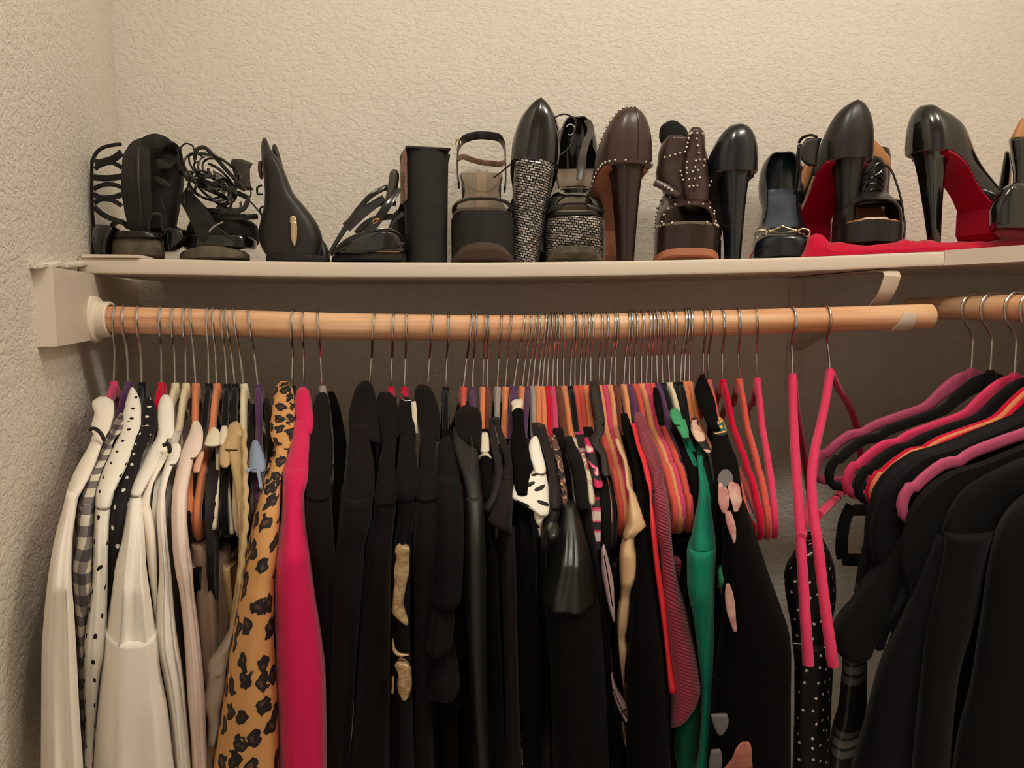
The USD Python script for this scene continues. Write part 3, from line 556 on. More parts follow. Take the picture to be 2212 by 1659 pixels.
garment('dress', 'dark jersey dress with tiered ruffle sleeve ends', 'dress', JERSEY, [
    ('shoulder', '945 960 973;953 950 976;963 946 981;1000 944 988;1030 943 995', dict(thick=[.015, .03])),
    ('sleeve', '1020 943 993;1093 942 1000;1166 939 1002;1230 936 1000;1284 936 996', dict(thick=.04, fold=.004)),
    ('ruffle', '1279 938 980;1300 934 983;1340 926 982;1368 920 979;1379 917 977', dict(thick=.05, fold=.012, nf=4, seed=2)),
    ('ruffle', '1283 976 992;1310 980 998;1360 979 1004;1404 978 1008', dict(thick=.03, fold=.006, nf=3, seed=3, d=.03)),
    ('ruffle', '1372 930 979;1400 928 984;1440 919 990;1466 914 993', dict(thick=.05, fold=.012, nf=4, seed=4, d=.01)),
    ('ruffle', '1440 978 1000;1470 982 1006;1502 978 1011', dict(thick=.03, fold=.006, nf=3, seed=5, d=.04))], (963, 860, 970, 1060, -.6))
garment('jacket', 'black leather jacket with a soft fabric collar on the first coral hanger', 'jacket', LEATHER, [
    ('collar', '878 1000 1018;884 991 1032;895 984 1039;915 982 1041;932 984 1041;950 1005 1041;973 1028 1039', dict(thick=.03, m=CHAR, label='dark grey knitted collar')),
    ('shoulder', '925 978 1012;950 977 1030;985 985 1034;1021 996 1038;1045 1001 1041;1068 1003 1043', dict(thick=[.02, .04])),
    ('sleeve', '1062 1003 1044;1090 1003 1046;1166 1002 1049;1268 1003 1052;1437 1012 1053;1659 1030 1060', dict(thick=.045, fold=.003)),
    ('seam', strip([(1018, 945, .89), (1019, 985, .84), (1017, 1030, .80), (1013, 1060, .785)], 1.1), dict(m=mat('piping_grey', (90, 86, 82), .5)))], (1000, 850, 1010, 1055, -.6))
garment('dress', 'black sleeveless dress with a cream strap and ringed neckline on the left orange hanger', 'dress', BLACKF, [
    ('strap', '936 1038 1053;945 1036 1056;975 1037 1057', dict(thick=.014, m=WHITE_T, label='cream shoulder strap')),
    ('neckline', strip([(1036, 992, .872), (1042, 984, .868), (1050, 982, .866), (1058, 990, .868)], 4), dict(m=WHITE_T, label='cream curved edge')),
    ('body_panel', '974 1038 1058;1000 1038 1062;1045 1038 1064;1093 1044 1062;1180 1054 1072;1350 1056 1080;1659 1062 1090', dict(thick=.03))], (1043, 850, 1050, 1050, -.6))
garment('top', 'plum-black top with a short tubular sleeve on the brown hanger', 'top', PLUM, [
    ('shoulder', '905 1056 1064;930 1057 1070;960 1061 1077;997 1067 1085;1030 1069 1087', dict(thick=.02)),
    ('sleeve', '1020 1069 1087;1045 1062 1084;1070 1050 1077;1091 1041 1068;1098 1042 1066', dict(thick=.028, power=.9))], (1053, 850, 1068, 1040, -.5))
garment('top', 'plum-black wide-sleeved top left of the spotted scarf blouse', 'top', fabric('plum_wool', (28, 21, 22), .9, .06), [
    ('shoulder', '903 1063 1078;930 1072 1084;960 1080 1097;997 1090 1106;1030 1086 1108', dict(thick=.022)),
    ('sleeve', '1022 1087 1108;1057 1080 1109;1093 1066 1108;1116 1053 1106;1124 1060 1106;1140 1085 1105;1153 1102 1105', dict(thick=.03, power=.9)),
    ('body_panel', '1130 1080 1112;1250 1084 1116;1450 1090 1120;1659 1096 1128', dict(thick=.03, d=.02))], (1074, 850, 1095, 1030, -.6))
garment('top', 'black knit top with a small white ruffle at its neck', 'top', BLACKF, [
    ('ruffle', '864 1110 1128;870 1104 1130;878 1106 1129;888 1105 1122', dict(thick=.014, wrinkle=.005, m=WHITE_T, label='small white ruffle')),
    ('shoulder', '878 1110 1126;890 1106 1131;925 1108 1133;946 1103 1136;980 1106 1146;1015 1110 1150;1060 1112 1146', dict(thick=.022)),
    ('body_panel', '1050 1112 1140;1150 1114 1150;1300 1118 1160;1659 1130 1172', dict(thick=.03, d=.02))], (1108, 850, 1128, 1010, -.6))
garment('blouse', 'white tie-neck blouse with large black spots and flaring scarf ends', 'blouse', DOTL, [
    ('gathered_neck', '943 1153 1160;952 1145 1165;965 1142 1168;985 1144 1173;1003 1150 1178;1018 1154 1180', dict(thick=.02, wrinkle=.006, m=IVORY, label='plain white gathered neck')),
    ('scarf_end', '1016 1142 1176;1030 1128 1181;1045 1115 1184;1058 1102 1186;1066 1097 1187;1078 1115 1189;1090 1138 1191;1098 1152 1190;1108 1160 1184', dict(thick=.02, fold=.005, nf=5, seed=4)),
    ('tail', '1090 1150 1190;1108 1153 1182;1125 1156 1172;1140 1161 1169;1154 1165 1168', dict(thick=.014))], (1127, 850, 1160, 1010, -.45, .006))
garment('top', 'black top with a smooth narrow shoulder on the grey hanger near mid-rod', 'top', PLUM, [
    ('shoulder', '920 1160 1178;950 1165 1186;973 1173 1192;1021 1184 1204;1060 1185 1210;1093 1185 1212', dict(thick=.022)),
    ('body_panel', '1085 1186 1212;1115 1180 1206;1150 1172 1194;1180 1168 1186', dict(thick=.03))], (1150, 850, 1185, 1040, -.6))
garment('dress', 'brown and cream flowered dress showing as a narrow strip', 'dress', FLORAL2, [
    ('body_panel', '942 1188 1200;960 1192 1206;980 1197 1212;1021 1204 1219;1055 1210 1224;1084 1212 1226;1110 1214 1222', dict(thick=.022))], (1171, 850, 1200, 1010, -.5, .006))
garment('gown', 'black satin gown gathered at a knot, mid-rod', 'gown', SATINB, [
    ('strap', '980 1220 1229;1000 1227 1234;1025 1232 1240;1069 1236 1245;1090 1240 1252', dict(thick=.018)),
    ('bodice', '1082 1214 1246;1110 1210 1254;1145 1203 1263;1184 1193 1273;1225 1180 1281;1255 1172 1286;1279 1170 1290', dict(thick=.06, fold=.012, nf=7, seed=3, power=1.0, n=40, sides=36)),
    ('skirt', '1272 1171 1288;1320 1178 1296;1400 1186 1304;1500 1190 1310;1659 1196 1316', dict(thick=.055, fold=.008, nf=6, seed=5, power=1.0, m=fabric('gown_black', (9, 9, 8), .8, .02, spec=.12))),
    ('knot', '1132 1190 1204;1142 1181 1208;1152 1180 1207;1164 1184 1200;1172 1186 1196', dict(thick=.02, wrinkle=.006, d=-.045))], (1193, 850, 1232, 1060, -.65))
garment('top', 'long black top with a rounded shoulder on the brown hanger right of mid-rod', 'top', JERSEY, [
    ('shoulder', '945 1220 1236;965 1222 1244;985 1226 1254;1021 1238 1263;1060 1243 1270;1093 1247 1276', dict(thick=.025)),
    ('body_panel', '1085 1248 1276;1150 1262 1284;1250 1284 1302;1400 1300 1320;1659 1318 1340', dict(thick=.03, d=.01))], (1204, 850, 1245, 1040, -.65))
garment('top', 'cream floral sleeveless top seen as a pale strip', 'top', FLORALC, [
    ('body_panel', '980 1255 1263;1000 1260 1270;1021 1265 1277;1055 1269 1282;1084 1270 1286;1088 1272 1284', dict(thick=.022))], (1218, 850, 1262, 1010, -.4, .006))
garment('blouse', 'black blouse with vivid pink flowers and a pink cuff', 'blouse', FLORALP, [
    ('shoulder', '944 1262 1272;955 1263 1277;973 1266 1287;1000 1271 1291;1030 1279 1296', dict(thick=.022)),
    ('sleeve', '1022 1278 1296;1036 1281 1299;1042 1283 1301', dict(thick=.025)),
    ('cuff', '1040 1281 1301;1048 1284 1302', dict(thick=.026, m=fabric('pink_cuff', (214, 40, 96), .8), label='bright pink cuff')),
    ('body_panel', '1046 1286 1298;1090 1290 1300;1150 1296 1306', dict(thick=.02, d=.04, m=BLACKF))], (1232, 850, 1275, 1010, -.45, .006))
garment('jacket', 'dark brown leather jacket covering its coral hanger to the neck', 'jacket', mat('dark_brown_leather', (40, 33, 29), .5, bump=(300, .2, .001)), [
    ('collar', '824 1276 1288;832 1273 1294;850 1273 1298;876 1279 1302;895 1283 1305;915 1286 1307', dict(thick=.022)),
    ('shoulder', '905 1281 1304;930 1284 1306;950 1274 1296;985 1296 1312;1010 1298 1315;1026 1301 1318', dict(thick=.025))], (1276, 835, 1310, 1040, -.4))
garment('top', 'black top with a wide hem beneath the coral hanger tips', 'top', PLUM, [
    ('body_panel', '1040 1312 1320;1100 1316 1330;1150 1312 1334;1175 1308 1332;1180 1311 1328', dict(thick=.03, d=.03)),
    ('body_panel', '1178 1316 1330;1300 1326 1338;1450 1334 1344;1560 1344 1352', dict(thick=.02, d=.05))], (1264, 850, 1316, 1050, -.5, .006))
garment('jacket', 'black jacket with a striped mauve lining turned outward', 'jacket', BLACKF, [
    ('lining', '1178 1302 1306;1190 1299 1309;1220 1299 1317;1268 1306 1326;1300 1313 1327;1340 1324 1329', dict(thick=.008, m=MAUVE, d=-.03, label='mauve lining with thin dark stripes')),
    ('lining', '1455 1320 1323;1487 1323 1332;1521 1333 1351;1545 1345 1362;1557 1351 1356', dict(thick=.008, m=MAUVE, d=-.02, label='mauve lining with thin dark stripes')),
    ('stripe', strip([(1305, 1200, .722), (1314, 1250, .718), (1323, 1310, .717)], 1.0), dict(m=GRNBLK)),
    ('stripe', strip([(1326, 1490, .730), (1340, 1525, .730), (1354, 1550, .730)], 1.0), dict(m=GRNBLK)),
    ('stripe', strip([(1343, 1540, .730), (1352, 1533, .730), (1360, 1528, .730)], 1.0), dict(m=GRNBLK)),
    ('hanging_loop', strip([(1345, 1560, .77), (1346, 1576, .77), (1354, 1590, .77), (1362, 1576, .77), (1365, 1562, .77)], 2.0), dict(m=TAUPE)),
    ('body_panel', '1185 1288 1300;1300 1300 1316;1450 1306 1322;1659 1316 1360', dict(thick=.03, d=.01))], (1294, 850, 1325, 1050, -.65, .006))
garment('blouse', 'beige satin blouse with a flaring drape, between black garments', 'blouse', BEIGE, [
    ('shoulder', '948 1328 1336;970 1335 1345;997 1347 1355;1021 1350 1358;1045 1352 1361;1060 1356 1364', dict(thick=.015)),
    ('drape', '1050 1356 1362;1070 1358 1374;1090 1357 1386;1110 1355 1394;1126 1354 1402;1140 1350 1384;1157 1345 1371', dict(thick=.025, fold=.004, nf=4, seed=3)),
    ('fall', '1150 1347 1373;1170 1343 1371;1194 1338 1377;1225 1338 1381;1245 1339 1374;1268 1341 1365;1319 1334 1361;1345 1333 1358;1370 1334 1353;1400 1336 1356;1430 1339 1352;1464 1344 1349;1488 1347 1348', dict(thick=.025, fold=.005, nf=4, seed=6))], (1317, 850, 1345, 1000, -.4, .005))
garment('dress', 'long black dress beside the red-edged garment', 'dress', BLACKF, [
    ('shoulder', '895 1341 1355;915 1342 1362;945 1351 1370;973 1361 1379;1021 1371 1391;1069 1378 1396', dict(thick=.022)),
    ('body_panel', '1060 1376 1396;1120 1378 1404;1200 1372 1410;1300 1362 1420;1437 1354 1437;1560 1352 1444;1659 1356 1450', dict(thick=.05, fold=.003))], (1328, 850, 1372, 1020, -.65))
garment('wrap_top', 'black wrap top with a long bright red ribbon edge', 'top', BLACKF, [
    ('ribbon', '915 1364 1372;930 1367 1376;961 1374 1383;985 1382 1393;1005 1388 1399;1033 1394 1406;1055 1401 1408;1075 1403 1408;1117 1404 1414;1218 1413 1425;1319 1426 1439;1403 1436 1447;1470 1442 1457;1491 1445 1462', dict(thick=.008, m=RED, d=-.02, label='bright red satin ribbon'))], (1347, 850, 1385, 1000, -.6, .006))
garment('dress', 'burgundy ribbed dress with a curved side hem', 'dress', BURG, [
    ('shoulder', '893 1372 1386;905 1369 1393;925 1373 1401;950 1379 1411;985 1390 1426;1020 1402 1433;1057 1408 1437', dict(thick=[.025, .035])),
    ('sleeve', '1050 1408 1437;1093 1411 1446;1134 1413 1449;1165 1420 1451;1194 1426 1453', dict(thick=.04)),
    ('skirt', '1180 1424 1452;1252 1430 1463;1336 1437 1486;1437 1446 1508;1487 1449 1514;1510 1449 1506;1535 1449 1488;1565 1448 1456', dict(thick=.03, fold=.002))], (1371, 850, 1410, 1010, -.6))
garment('top', 'black top with a slim sleeve over its coral hanger, left of the purple hanger', 'top', BLACKF, [
    ('sleeve', '838 1411 1419;850 1411 1425;876 1414 1431;900 1419 1434;917 1424 1436', dict(thick=.018)),
    ('body_panel', '1150 1452 1496;1200 1466 1490;1300 1486 1500;1400 1504 1512', dict(thick=.03, d=.05))], (1408, 850, 1430, 950, -.6, .006))
garment('top', 'mint green top rolled over the neck of the purple hanger', 'top', MINT, [
    ('collar', '885 1449 1465;895 1446 1471;908 1451 1476;915 1455 1479', dict(thick=.018)), ('fold', '908 1455 1480;922 1461 1485;932 1467 1488;945 1473 1487', dict(thick=.018))], (1421, 850, 1460, 930, -.4, .005))
garment('dress', 'emerald green dress with a long smooth sleeve', 'dress', TEAL, [
    ('shoulder', '986 1506 1517;1000 1507 1518;1045 1510 1524;1080 1508 1531;1120 1500 1539;1172 1491 1546', dict(thick=[.02, .04])),
    ('sleeve', '1168 1491 1546;1185 1484 1547;1242 1484 1544;1319 1497 1543;1426 1510 1541;1487 1516 1538;1579 1513 1532;1659 1504 1527', dict(thick=.045, fold=.002)),
    ('sleeve', '960 1505 1514;975 1506 1524;1009 1520 1535;1057 1534 1549;1117 1545 1558;1172 1548 1560;1240 1546 1556', dict(thick=.022, m=GREEN, d=.02)),
    ('knot', '1225 1554 1562;1235 1552 1578;1244 1552 1581;1254 1552 1574;1264 1554 1566', dict(thick=.02, wrinkle=.006, m=MINT, d=-.01)),
    ('skirt', '1500 1500 1516;1530 1476 1514;1565 1456 1513;1600 1456 1510;1659 1470 1506', dict(thick=.03, d=.03, m=GREEN, fold=.004))], (1447, 850, 1520, 1050, -.65, .006))
garment('blouse', 'black blouse scattered with pale pink petals, left of the flowered robe', 'blouse', FLORAL, [
    ('shoulder', '905 1494 1508;920 1491 1512;949 1502 1526;985 1529 1538;1020 1536 1547;1045 1540 1548', dict(thick=.02)),
    ('sleeve', '1250 1550 1572;1300 1562 1588;1350 1572 1592;1390 1582 1594;1430 1592 1600', dict(thick=.02, d=.02))], (1478, 850, 1530, 1010, -.6, .006))
gr = garment('robe', 'black robe printed with a large pale pink flower', 'robe', BLACKF, [
    ('collar', '810 1512 1522;820 1507 1526;845 1500 1537;870 1508 1545;900 1520 1550;925 1534 1562', dict(thick=.022)),
    ('collar_print', '905 1540 1560;915 1536 1566;930 1540 1570;945 1546 1572', dict(thick=.018, m=printed('tropical_print', (30, 50, 44), [(214, 120, 70), (226, 190, 110), (46, 96, 80)], 45, (.42, .6)), label='bright tropical printed panel')),
    ('shoulder', '935 1538 1571;970 1538 1582;1000 1540 1594;1040 1544 1600;1090 1552 1606', dict(thick=[.022, .04])),
    ('sleeve', '1080 1552 1604;1117 1559 1618;1180 1560 1638;1260 1560 1665;1334 1558 1692;1380 1552 1706;1426 1546 1709;1520 1536 1708;1659 1528 1708', dict(thick=.05, fold=.004, power=.7))], (1519, 840, 1575, 1040, -.65))

garment('top', 'black jersey tank top on the purple hanger beside the first coral one', 'top', JERSEY, [], (1020, 850, 1020, 1000, -0.60, .006))
garment('top', 'black knitted top on the orange hanger left of the white ruffled neck', 'top', BLACKF, [], (1091, 850, 1091, 1000, -0.61, .006))
garment('top', 'plum-black top on the purple hanger left of mid-rod, beside the spotted scarf', 'top', PLUM, [], (1138, 850, 1138, 1000, -0.59, .006))
garment('top', 'black top with a wide neckline on an orange hanger behind the spotted scarf', 'top', JERSEY, [], (1161, 850, 1161, 1000, -0.61, .006))
garment('top', 'black dress on the crimson hanger at mid-rod', 'top', BLACKF, [], (1181, 850, 1181, 1000, -0.60, .006))
garment('top', 'charcoal top on the rose hanger at mid-rod', 'top', CHAR2, [], (1193, 850, 1193, 1000, -0.58, .006))
garment('top', 'black camisole top on the darker coral hanger right of mid-rod', 'top', JERSEY, [], (1253, 850, 1253, 1000, -0.55, .006))
garment('top', 'black strappy top on the rose hanger beside the dark brown leather jacket', 'top', BLACKF, [], (1304, 850, 1304, 1000, -0.57, .006))
garment('top', 'black dress on the black hanger right of the purple one', 'top', BLACKF, [], (1432, 850, 1432, 1000, -0.59, .006))
garment('top', 'black lace-edged top on the black hanger left of the flowered blouse', 'top', JERSEY, [], (1457, 850, 1457, 1000, -0.56, .006))
garment('top', 'dark navy top squeezed beside the orange hangers at the right', 'top', CHAR2, [], (1469, 850, 1469, 1000, -0.61, .006))
garment('top', 'black top on the second orange hanger from the left wall', 'top', JERSEY, [], (469, 850, 469, 1000, -0.55, .006))
garment('top', 'brown-black top on the black hanger left of the gold halter', 'top', PLUM, [], (491, 850, 491, 1000, -0.56, .006))
# --- the hangers of the long rod: where a garment covers the hanger, its front tip lies inside the garment's shoulder
print_missing = None
BARE = {1127, 1242, 1276, 1264, 1294, 1304, 1317, 1347, 1371, 1396, 1408, 1421, 424, 451, 469, 528, 559, 1599, 1637, 1564, 1533}
hl = [h.split() for h in HL.replace('\n', '').split(';') if h.strip()]
tips = np.array([HT[float(b)] if float(b) in HT and int(b) not in BARE else TIPS.get(int(b), float(b) + float(f)) for a, b, col, f in hl])
tips[0] += 24
GAP = 11.0 * np.arange(len(tips)); blocks = []
for x in tips - GAP:                                # neighbours never cross: tips in the order of the necks (pooled means)
    blocks.append([x, 1])
    while len(blocks) > 1 and blocks[-2][0] > blocks[-1][0]:
        m2, n2_ = blocks.pop(); m1, n1_ = blocks.pop(); blocks.append([(m1 * n1_ + m2 * n2_) / (n1_ + n2_), n1_ + n2_])
tips = np.concatenate([[m_] * n_ for m_, n_ in blocks]) + GAP
for (a, b, col, sft), tip_ in zip(hl, tips):
    k = nth.get(col, 0); nth[col] = k + 1
    sh_ = tip_ - float(b)
    m4 = place_on_rod(float(a), float(b), sh_, .11 if int(b) in (1533, 1564, 1599, 1637) else 0.0)
    if float(b) in TORSO:
        t_, mm_, hem_, th_, cg_ = TORSO.pop(float(b))
        v_, f_ = torso_mesh(hem_, .028 if cg_ in ('jacket', 'coat') else .06 + .06 * ((int(b) * 37) % 10) / 10, int(b) in BARE, max(.0056, th_ * .75), int(b)); obj('body', (v_ @ place_on_rod.still.T + m4[:3, 3], f_, v_[:, 1:3]), mm_, t_)
    hanger(col, m4, f'{ORD[k]} {col} velvet hanger from the left end of the long rod')
PETAL = mat('petal_pink', (206, 166, 154), .75, var=(70, (176, 112, 108))); PGREY = mat('petal_grey', (104, 100, 102), .8); PCOR = mat('petal_coral', (190, 122, 100), .75, var=(60, (150, 84, 74)))
for rows_, m_ in (('1014 1562 1572;1022 1554 1580;1035 1550 1584;1046 1552 1578;1052 1556 1566', PGREY), ('1042 1553 1560;1060 1551 1572;1085 1552 1576;1100 1557 1572;1108 1562 1568', PETAL), ('1040 1574 1582;1050 1572 1598;1065 1574 1600;1080 1578 1603;1092 1582 1600;1104 1584 1594', PETAL),
                  ('1104 1566 1578;1125 1568 1586;1145 1574 1590;1160 1580 1590;1172 1584 1588', PETAL), ('1262 1568 1576;1285 1566 1584;1310 1568 1588;1340 1576 1590;1362 1584 1592', PETAL), ('1604 1600 1618;1615 1590 1623;1635 1582 1624;1659 1562 1626', PCOR),
                  ('1543 1536 1570;1560 1540 1574;1575 1545 1570;1586 1552 1562', PGREY), ('1620 1536 1556;1645 1532 1560;1659 1531 1558', PGREY)):
    obj('printed_petal', loft(rows_, .0025, 0, d=-.049), m_, gr)
# --- the right-hand rod: the hangers stand face-on
def on_rod2(y, scale=1.0, yaw=0.0, swing=0.0):
    R = rotz(math.pi / 2 * -1 + yaw) @ rotx(swing)
    R = R * scale; c = np.array([XR2, y, zr2]); return M4(R, c - R @ np.array([0, 0, HOOKH]))
k2 = {}
H2 = [(1.028, 'mauve', 'mauve velvet hanger facing the camera on the right-hand rod, nearest the corner'), (.990, 'black', 'first empty-armed black velvet hanger on the right-hand rod, in front of the mauve one'),
      (.945, 'pink', 'bright pink velvet hanger between the black ones on the right-hand rod'), (.918, 'black', 'second black velvet hanger on the right-hand rod, with the plaid top behind it'),
      (.890, 'crimson', 'crimson velvet hanger on the right-hand rod, behind the orange one'), (.882, 'orange', 'orange velvet hanger between two crimson ones on the right-hand rod'),
      (.872, 'crimson', 'nearer crimson velvet hanger on the right-hand rod, above the wide black sleeve'), (.826, 'mauve', 'pale mauve velvet hanger edging the big black coats at the right')]
for y, col, lab in H2: hanger(col, on_rod2(y, 1.08, yaw=.10), lab)
def arm_path(pts): return [U(*p) for p in pts]
VB = made['velvet_black']
tr = thing('trouser_hanger', 'black velvet two-tier hanger frame hooked below the first black hanger', 'hanger')
obj('frame', sweep(arm_path([(1840, 1092, .975), (1824, 1130, .975), (1818, 1180, .972), (1821, 1204, .972)]), .0045, .009, (0, 1, 0), 10, 30), VB, tr)
obj('bar', sweep(arm_path([(1822, 1208, .972), (1862, 1209, .972), (1900, 1206, .972)]), .0045, .0085, (0, 1, 0), 10, 16), VB, tr)
obj('bar', sweep(arm_path([(1845, 1102, .974), (1890, 1101, .974), (1935, 1098, .974)]), .0045, .008, (0, 1, 0), 10, 16), VB, tr)
# pink open hangers seen nearly edge-on between the two groups
def pink_frame(lab, front, back, bar, neckp, hookx, m):
    t = thing('velvet_hanger', lab, 'hanger', 'velvet hangers on the closet rods'); used[('/World', 'velvet_hanger')] += 0
    obj('arm', sweep(arm_path(front), [.0055, .0055], .0065, (1, .2, 0), 10, 40), m, t)
    if back: obj('arm', sweep(arm_path(back), .0052, .0062, (1, .2, 0), 10, 30), m, t)
    if bar: obj('bar', sweep(arm_path(bar), .0048, .0055, (0, 0, 1), 10, 16), m, t)
    n = U(*neckp); hp = U(hookx, 690, YR); hp[2] = rod_z(hp[0]); R = ROD_R + .0024
    c = [hp + R * np.array([0, math.cos(a), math.sin(a)]) for a in np.radians(np.linspace(-35, 200, 24))]
    c += [hp + np.array([0, -R * .5, -R * 1.2]), hp * .5 + n * .5 + np.array([0, -.001, .004]), n + [0, 0, .004]]
    obj('hook', rod(resample(np.array(c), 46), .00165, 7), STEEL, t)
    obj('neck', sweep([n + [0, 0, -.01], n, n + [0, 0, .006]], [.006, .006, .004], [.007, .006, .004], (1, 0, 0), 10), m, t)
VP = made['velvet_pink']
pink_frame('bright pink velvet hanger with a long straight arm, left of the bent pink one', [(1712, 815, 1.015), (1714, 900, .97), (1719, 1000, .89), (1724, 1080, .84), (1730, 1180, .80), (1737, 1290, .77), (1742, 1370, .75), (1746, 1438, .74)],
           [(1714, 818, 1.02), (1722, 900, 1.08), (1738, 990, 1.15), (1748, 1060, 1.19)], [(1731, 1160, .80), (1742, 1110, .92), (1752, 1055, 1.08), (1757, 1030, 1.16)], (1712, 815, 1.015), 1706, VP)
pink_frame('bright pink velvet hanger bent outward, beside the face-on mauve hanger', [(1792, 805, 1.015), (1786, 850, .99), (1772, 920, .945), (1758, 985, .89), (1753, 1040, .86), (1757, 1110, .83), (1766, 1170, .80), (1776, 1260, .775), (1786, 1340, .755), (1796, 1430, .74), (1800, 1438, .74)],
           [(1796, 805, 1.02), (1812, 840, 1.07), (1838, 885, 1.12), (1852, 930, 1.15), (1860, 985, 1.17), (1868, 1030, 1.18)], [(1768, 1112, .84), (1800, 1082, .95), (1826, 1058, 1.06), (1866, 1040, 1.17)], (1792, 805, 1.015), 1780, VP)
obj_ = garment('dress', 'black dress with fine white dots hanging from the bright pink hangers', 'dress', DOTB2, [
    ('bodice', '1160 1738 1768;1176 1724 1780;1200 1712 1794;1236 1694 1804;1290 1700 1806;1334 1708 1800;1380 1712 1798', dict(thick=.045, fold=.006, nf=6, seed=2, d=.115)),
    ('skirt', '1370 1711 1800;1426 1716 1800;1518 1716 1796;1600 1714 1793;1659 1712 1790', dict(thick=.045, fold=.007, nf=6, seed=3, d=.105))], None)
LP = 'clothes on the right-hand rod'
garment('top', 'dark plaid top with pale window-pane lines at the right, below the black hangers', 'top', DPLAID, [
    ('strap', '1098 1880 1890;1117 1876 1889;1150 1872 1887;1190 1860 1884;1268 1846 1876;1310 1840 1870', dict(thick=.012, depth=.93)),
    ('body', '1390 1822 1874;1450 1818 1873;1521 1811 1872;1582 1795 1864;1659 1790 1856', dict(thick=.04, depth=.90, fold=.004, n=30))], None, LP)
garment('jacket', 'black jacket with a wide elbow-length sleeve on the right-hand rod', 'jacket', fabric('black_wool_right', (12, 11, 10), .95, .05), [
    ('shoulder', '952 2150 2240;975 2095 2240;1002 2048 2220;1020 2018 2180;1040 1996 2120;1068 1978 2080;1100 1962 2050;1131 1950 2020', dict(thick=.03, depth=.85)),
    ('sleeve', '1118 1955 2010;1170 1920 1985;1218 1889 1969;1275 1850 1950;1302 1834 1942;1335 1806 1925;1353 1797 1916;1368 1797 1905;1382 1803 1895;1396 1820 1888', dict(thick=.05, depth=.84, fold=.003))], None, LP)
garment('jacket', 'navy jacket with a short patch hem between two black coats at the right', 'jacket', NAVY, [
    ('shoulder', '968 2200 2240;1000 2120 2240;1020 2070 2200;1047 2034 2160;1089 2006 2100;1130 1990 2050', dict(thick=.03, depth=.835)),
    ('sleeve', '1120 1994 2030;1184 1966 2004;1234 1948 1984;1275 1932 1972;1316 1914 1950;1350 1902 1928;1392 1889 1912', dict(thick=.035, depth=.825))], None, LP)
garment('coat', 'blue-black coat with a long slanting sleeve at the right', 'coat', fabric('blue_black', (10, 10, 14), .95, .05), [
    ('shoulder', '985 2210 2250;1010 2150 2250;1040 2105 2230;1080 2066 2180;1120 2040 2130;1150 2022 2090', dict(thick=.03, depth=.82)),
    ('sleeve', '1140 2022 2085;1211 1993 2064;1302 1956 2038;1386 1919 2020;1464 1889 2005;1555 1866 1994;1639 1842 1986;1659 1838 1984', dict(thick=.055, depth=.81, fold=.003))], None, LP)
garment('coat', 'black coat with a smooth rounded shoulder, second from the right edge', 'coat', fabric('black_coat', (9, 9, 8), .95, .05), [
    ('shoulder', '990 2206 2260;1020 2136 2260;1045 2092 2250;1072 2066 2220;1110 2044 2180;1150 2032 2150', dict(thick=.03, depth=.79)),
    ('sleeve', '1138 2040 2150;1200 2030 2132;1290 2008 2116;1336 1998 2106;1437 1988 2076;1540 1978 2062;1659 1968 2054', dict(thick=.055, depth=.79, fold=.003))], None, LP)
garment('coat', 'large black coat cut off by the right edge of the picture', 'coat', fabric('black_coat_soft', (10, 10, 9), .95, .06), [
    ('sleeve', '1055 2225 2290;1080 2190 2300;1110 2166 2310;1150 2148 2320;1210 2134 2320;1300 2122 2320;1340 2116 2320;1470 2096 2320;1570 2070 2320;1659 2056 2320', dict(thick=.06, depth=.775, fold=.004))], None, LP)

for nm_, y_, mm_, hem_ in (('jacket_002', .858, 'black_wool_right', -.45), ('jacket_003', .848, 'navy_cloth', -.55), ('coat_001', .838, 'blue_black', -.9), ('coat_002', .814, 'black_coat', -.9), ('coat_003', .80, 'black_coat_soft', -.9)):
    p_ = stage.GetPrimAtPath('/World/' + nm_)
    m4 = on_rod2(y_, 1.08, .10) if y_ > .83 else on_rod2(y_, 1.08, .10) @ M4(None, (0, .017, -.013)) if y_ > .81 else on_rod2(y_, 1.08, .10) @ M4(None, (0, .085, -.02))
    v_, f_ = torso_mesh(hem_, .028, False, .006, int(y_ * 1000)); obj('body', (v_ @ m4[:3, :3].T + m4[:3, 3], f_), made[mm_], p_)
# ------------------------------------------------------------------ shoes
PATENT = mat('black_patent', (12, 13, 12), .12, specular_ior_level=.6, coat_weight=.5)
SHLEA = mat('black_shoe_leather', (26, 23, 21), .34, specular_ior_level=.5, bump=(260, .15, .001))
SHMAT = mat('black_suede', (16, 15, 14), .75, bump=(500, .4, .001), var=(40, (30, 26, 22)))
BRSTUD = mat('brown_leather', (64, 44, 40), .32, bump=(200, .2, .001))
NVPAT = mat('navy_patent', (16, 22, 30), .2, specular_ior_level=.6)
REDSOLE = mat('red_sole', (168, 4, 44), .4)
NUDE = mat('nude_sole', (176, 112, 84), .5)
TAN = mat('tan_lining', (186, 128, 76), .5)
GREYIN = mat('grey_insole', (128, 114, 98), .55)
GLIT = mat('bronze_glitter', (120, 82, 66), .45, metallic=.4, bump=(900, .9, .002), var=(500, (180, 140, 120)))
STUDM = mat('silver_stud', (225, 220, 212), .18, metallic=1.0)
ROSEG = mat('rose_gold', (214, 160, 128), .28, metallic=.9)
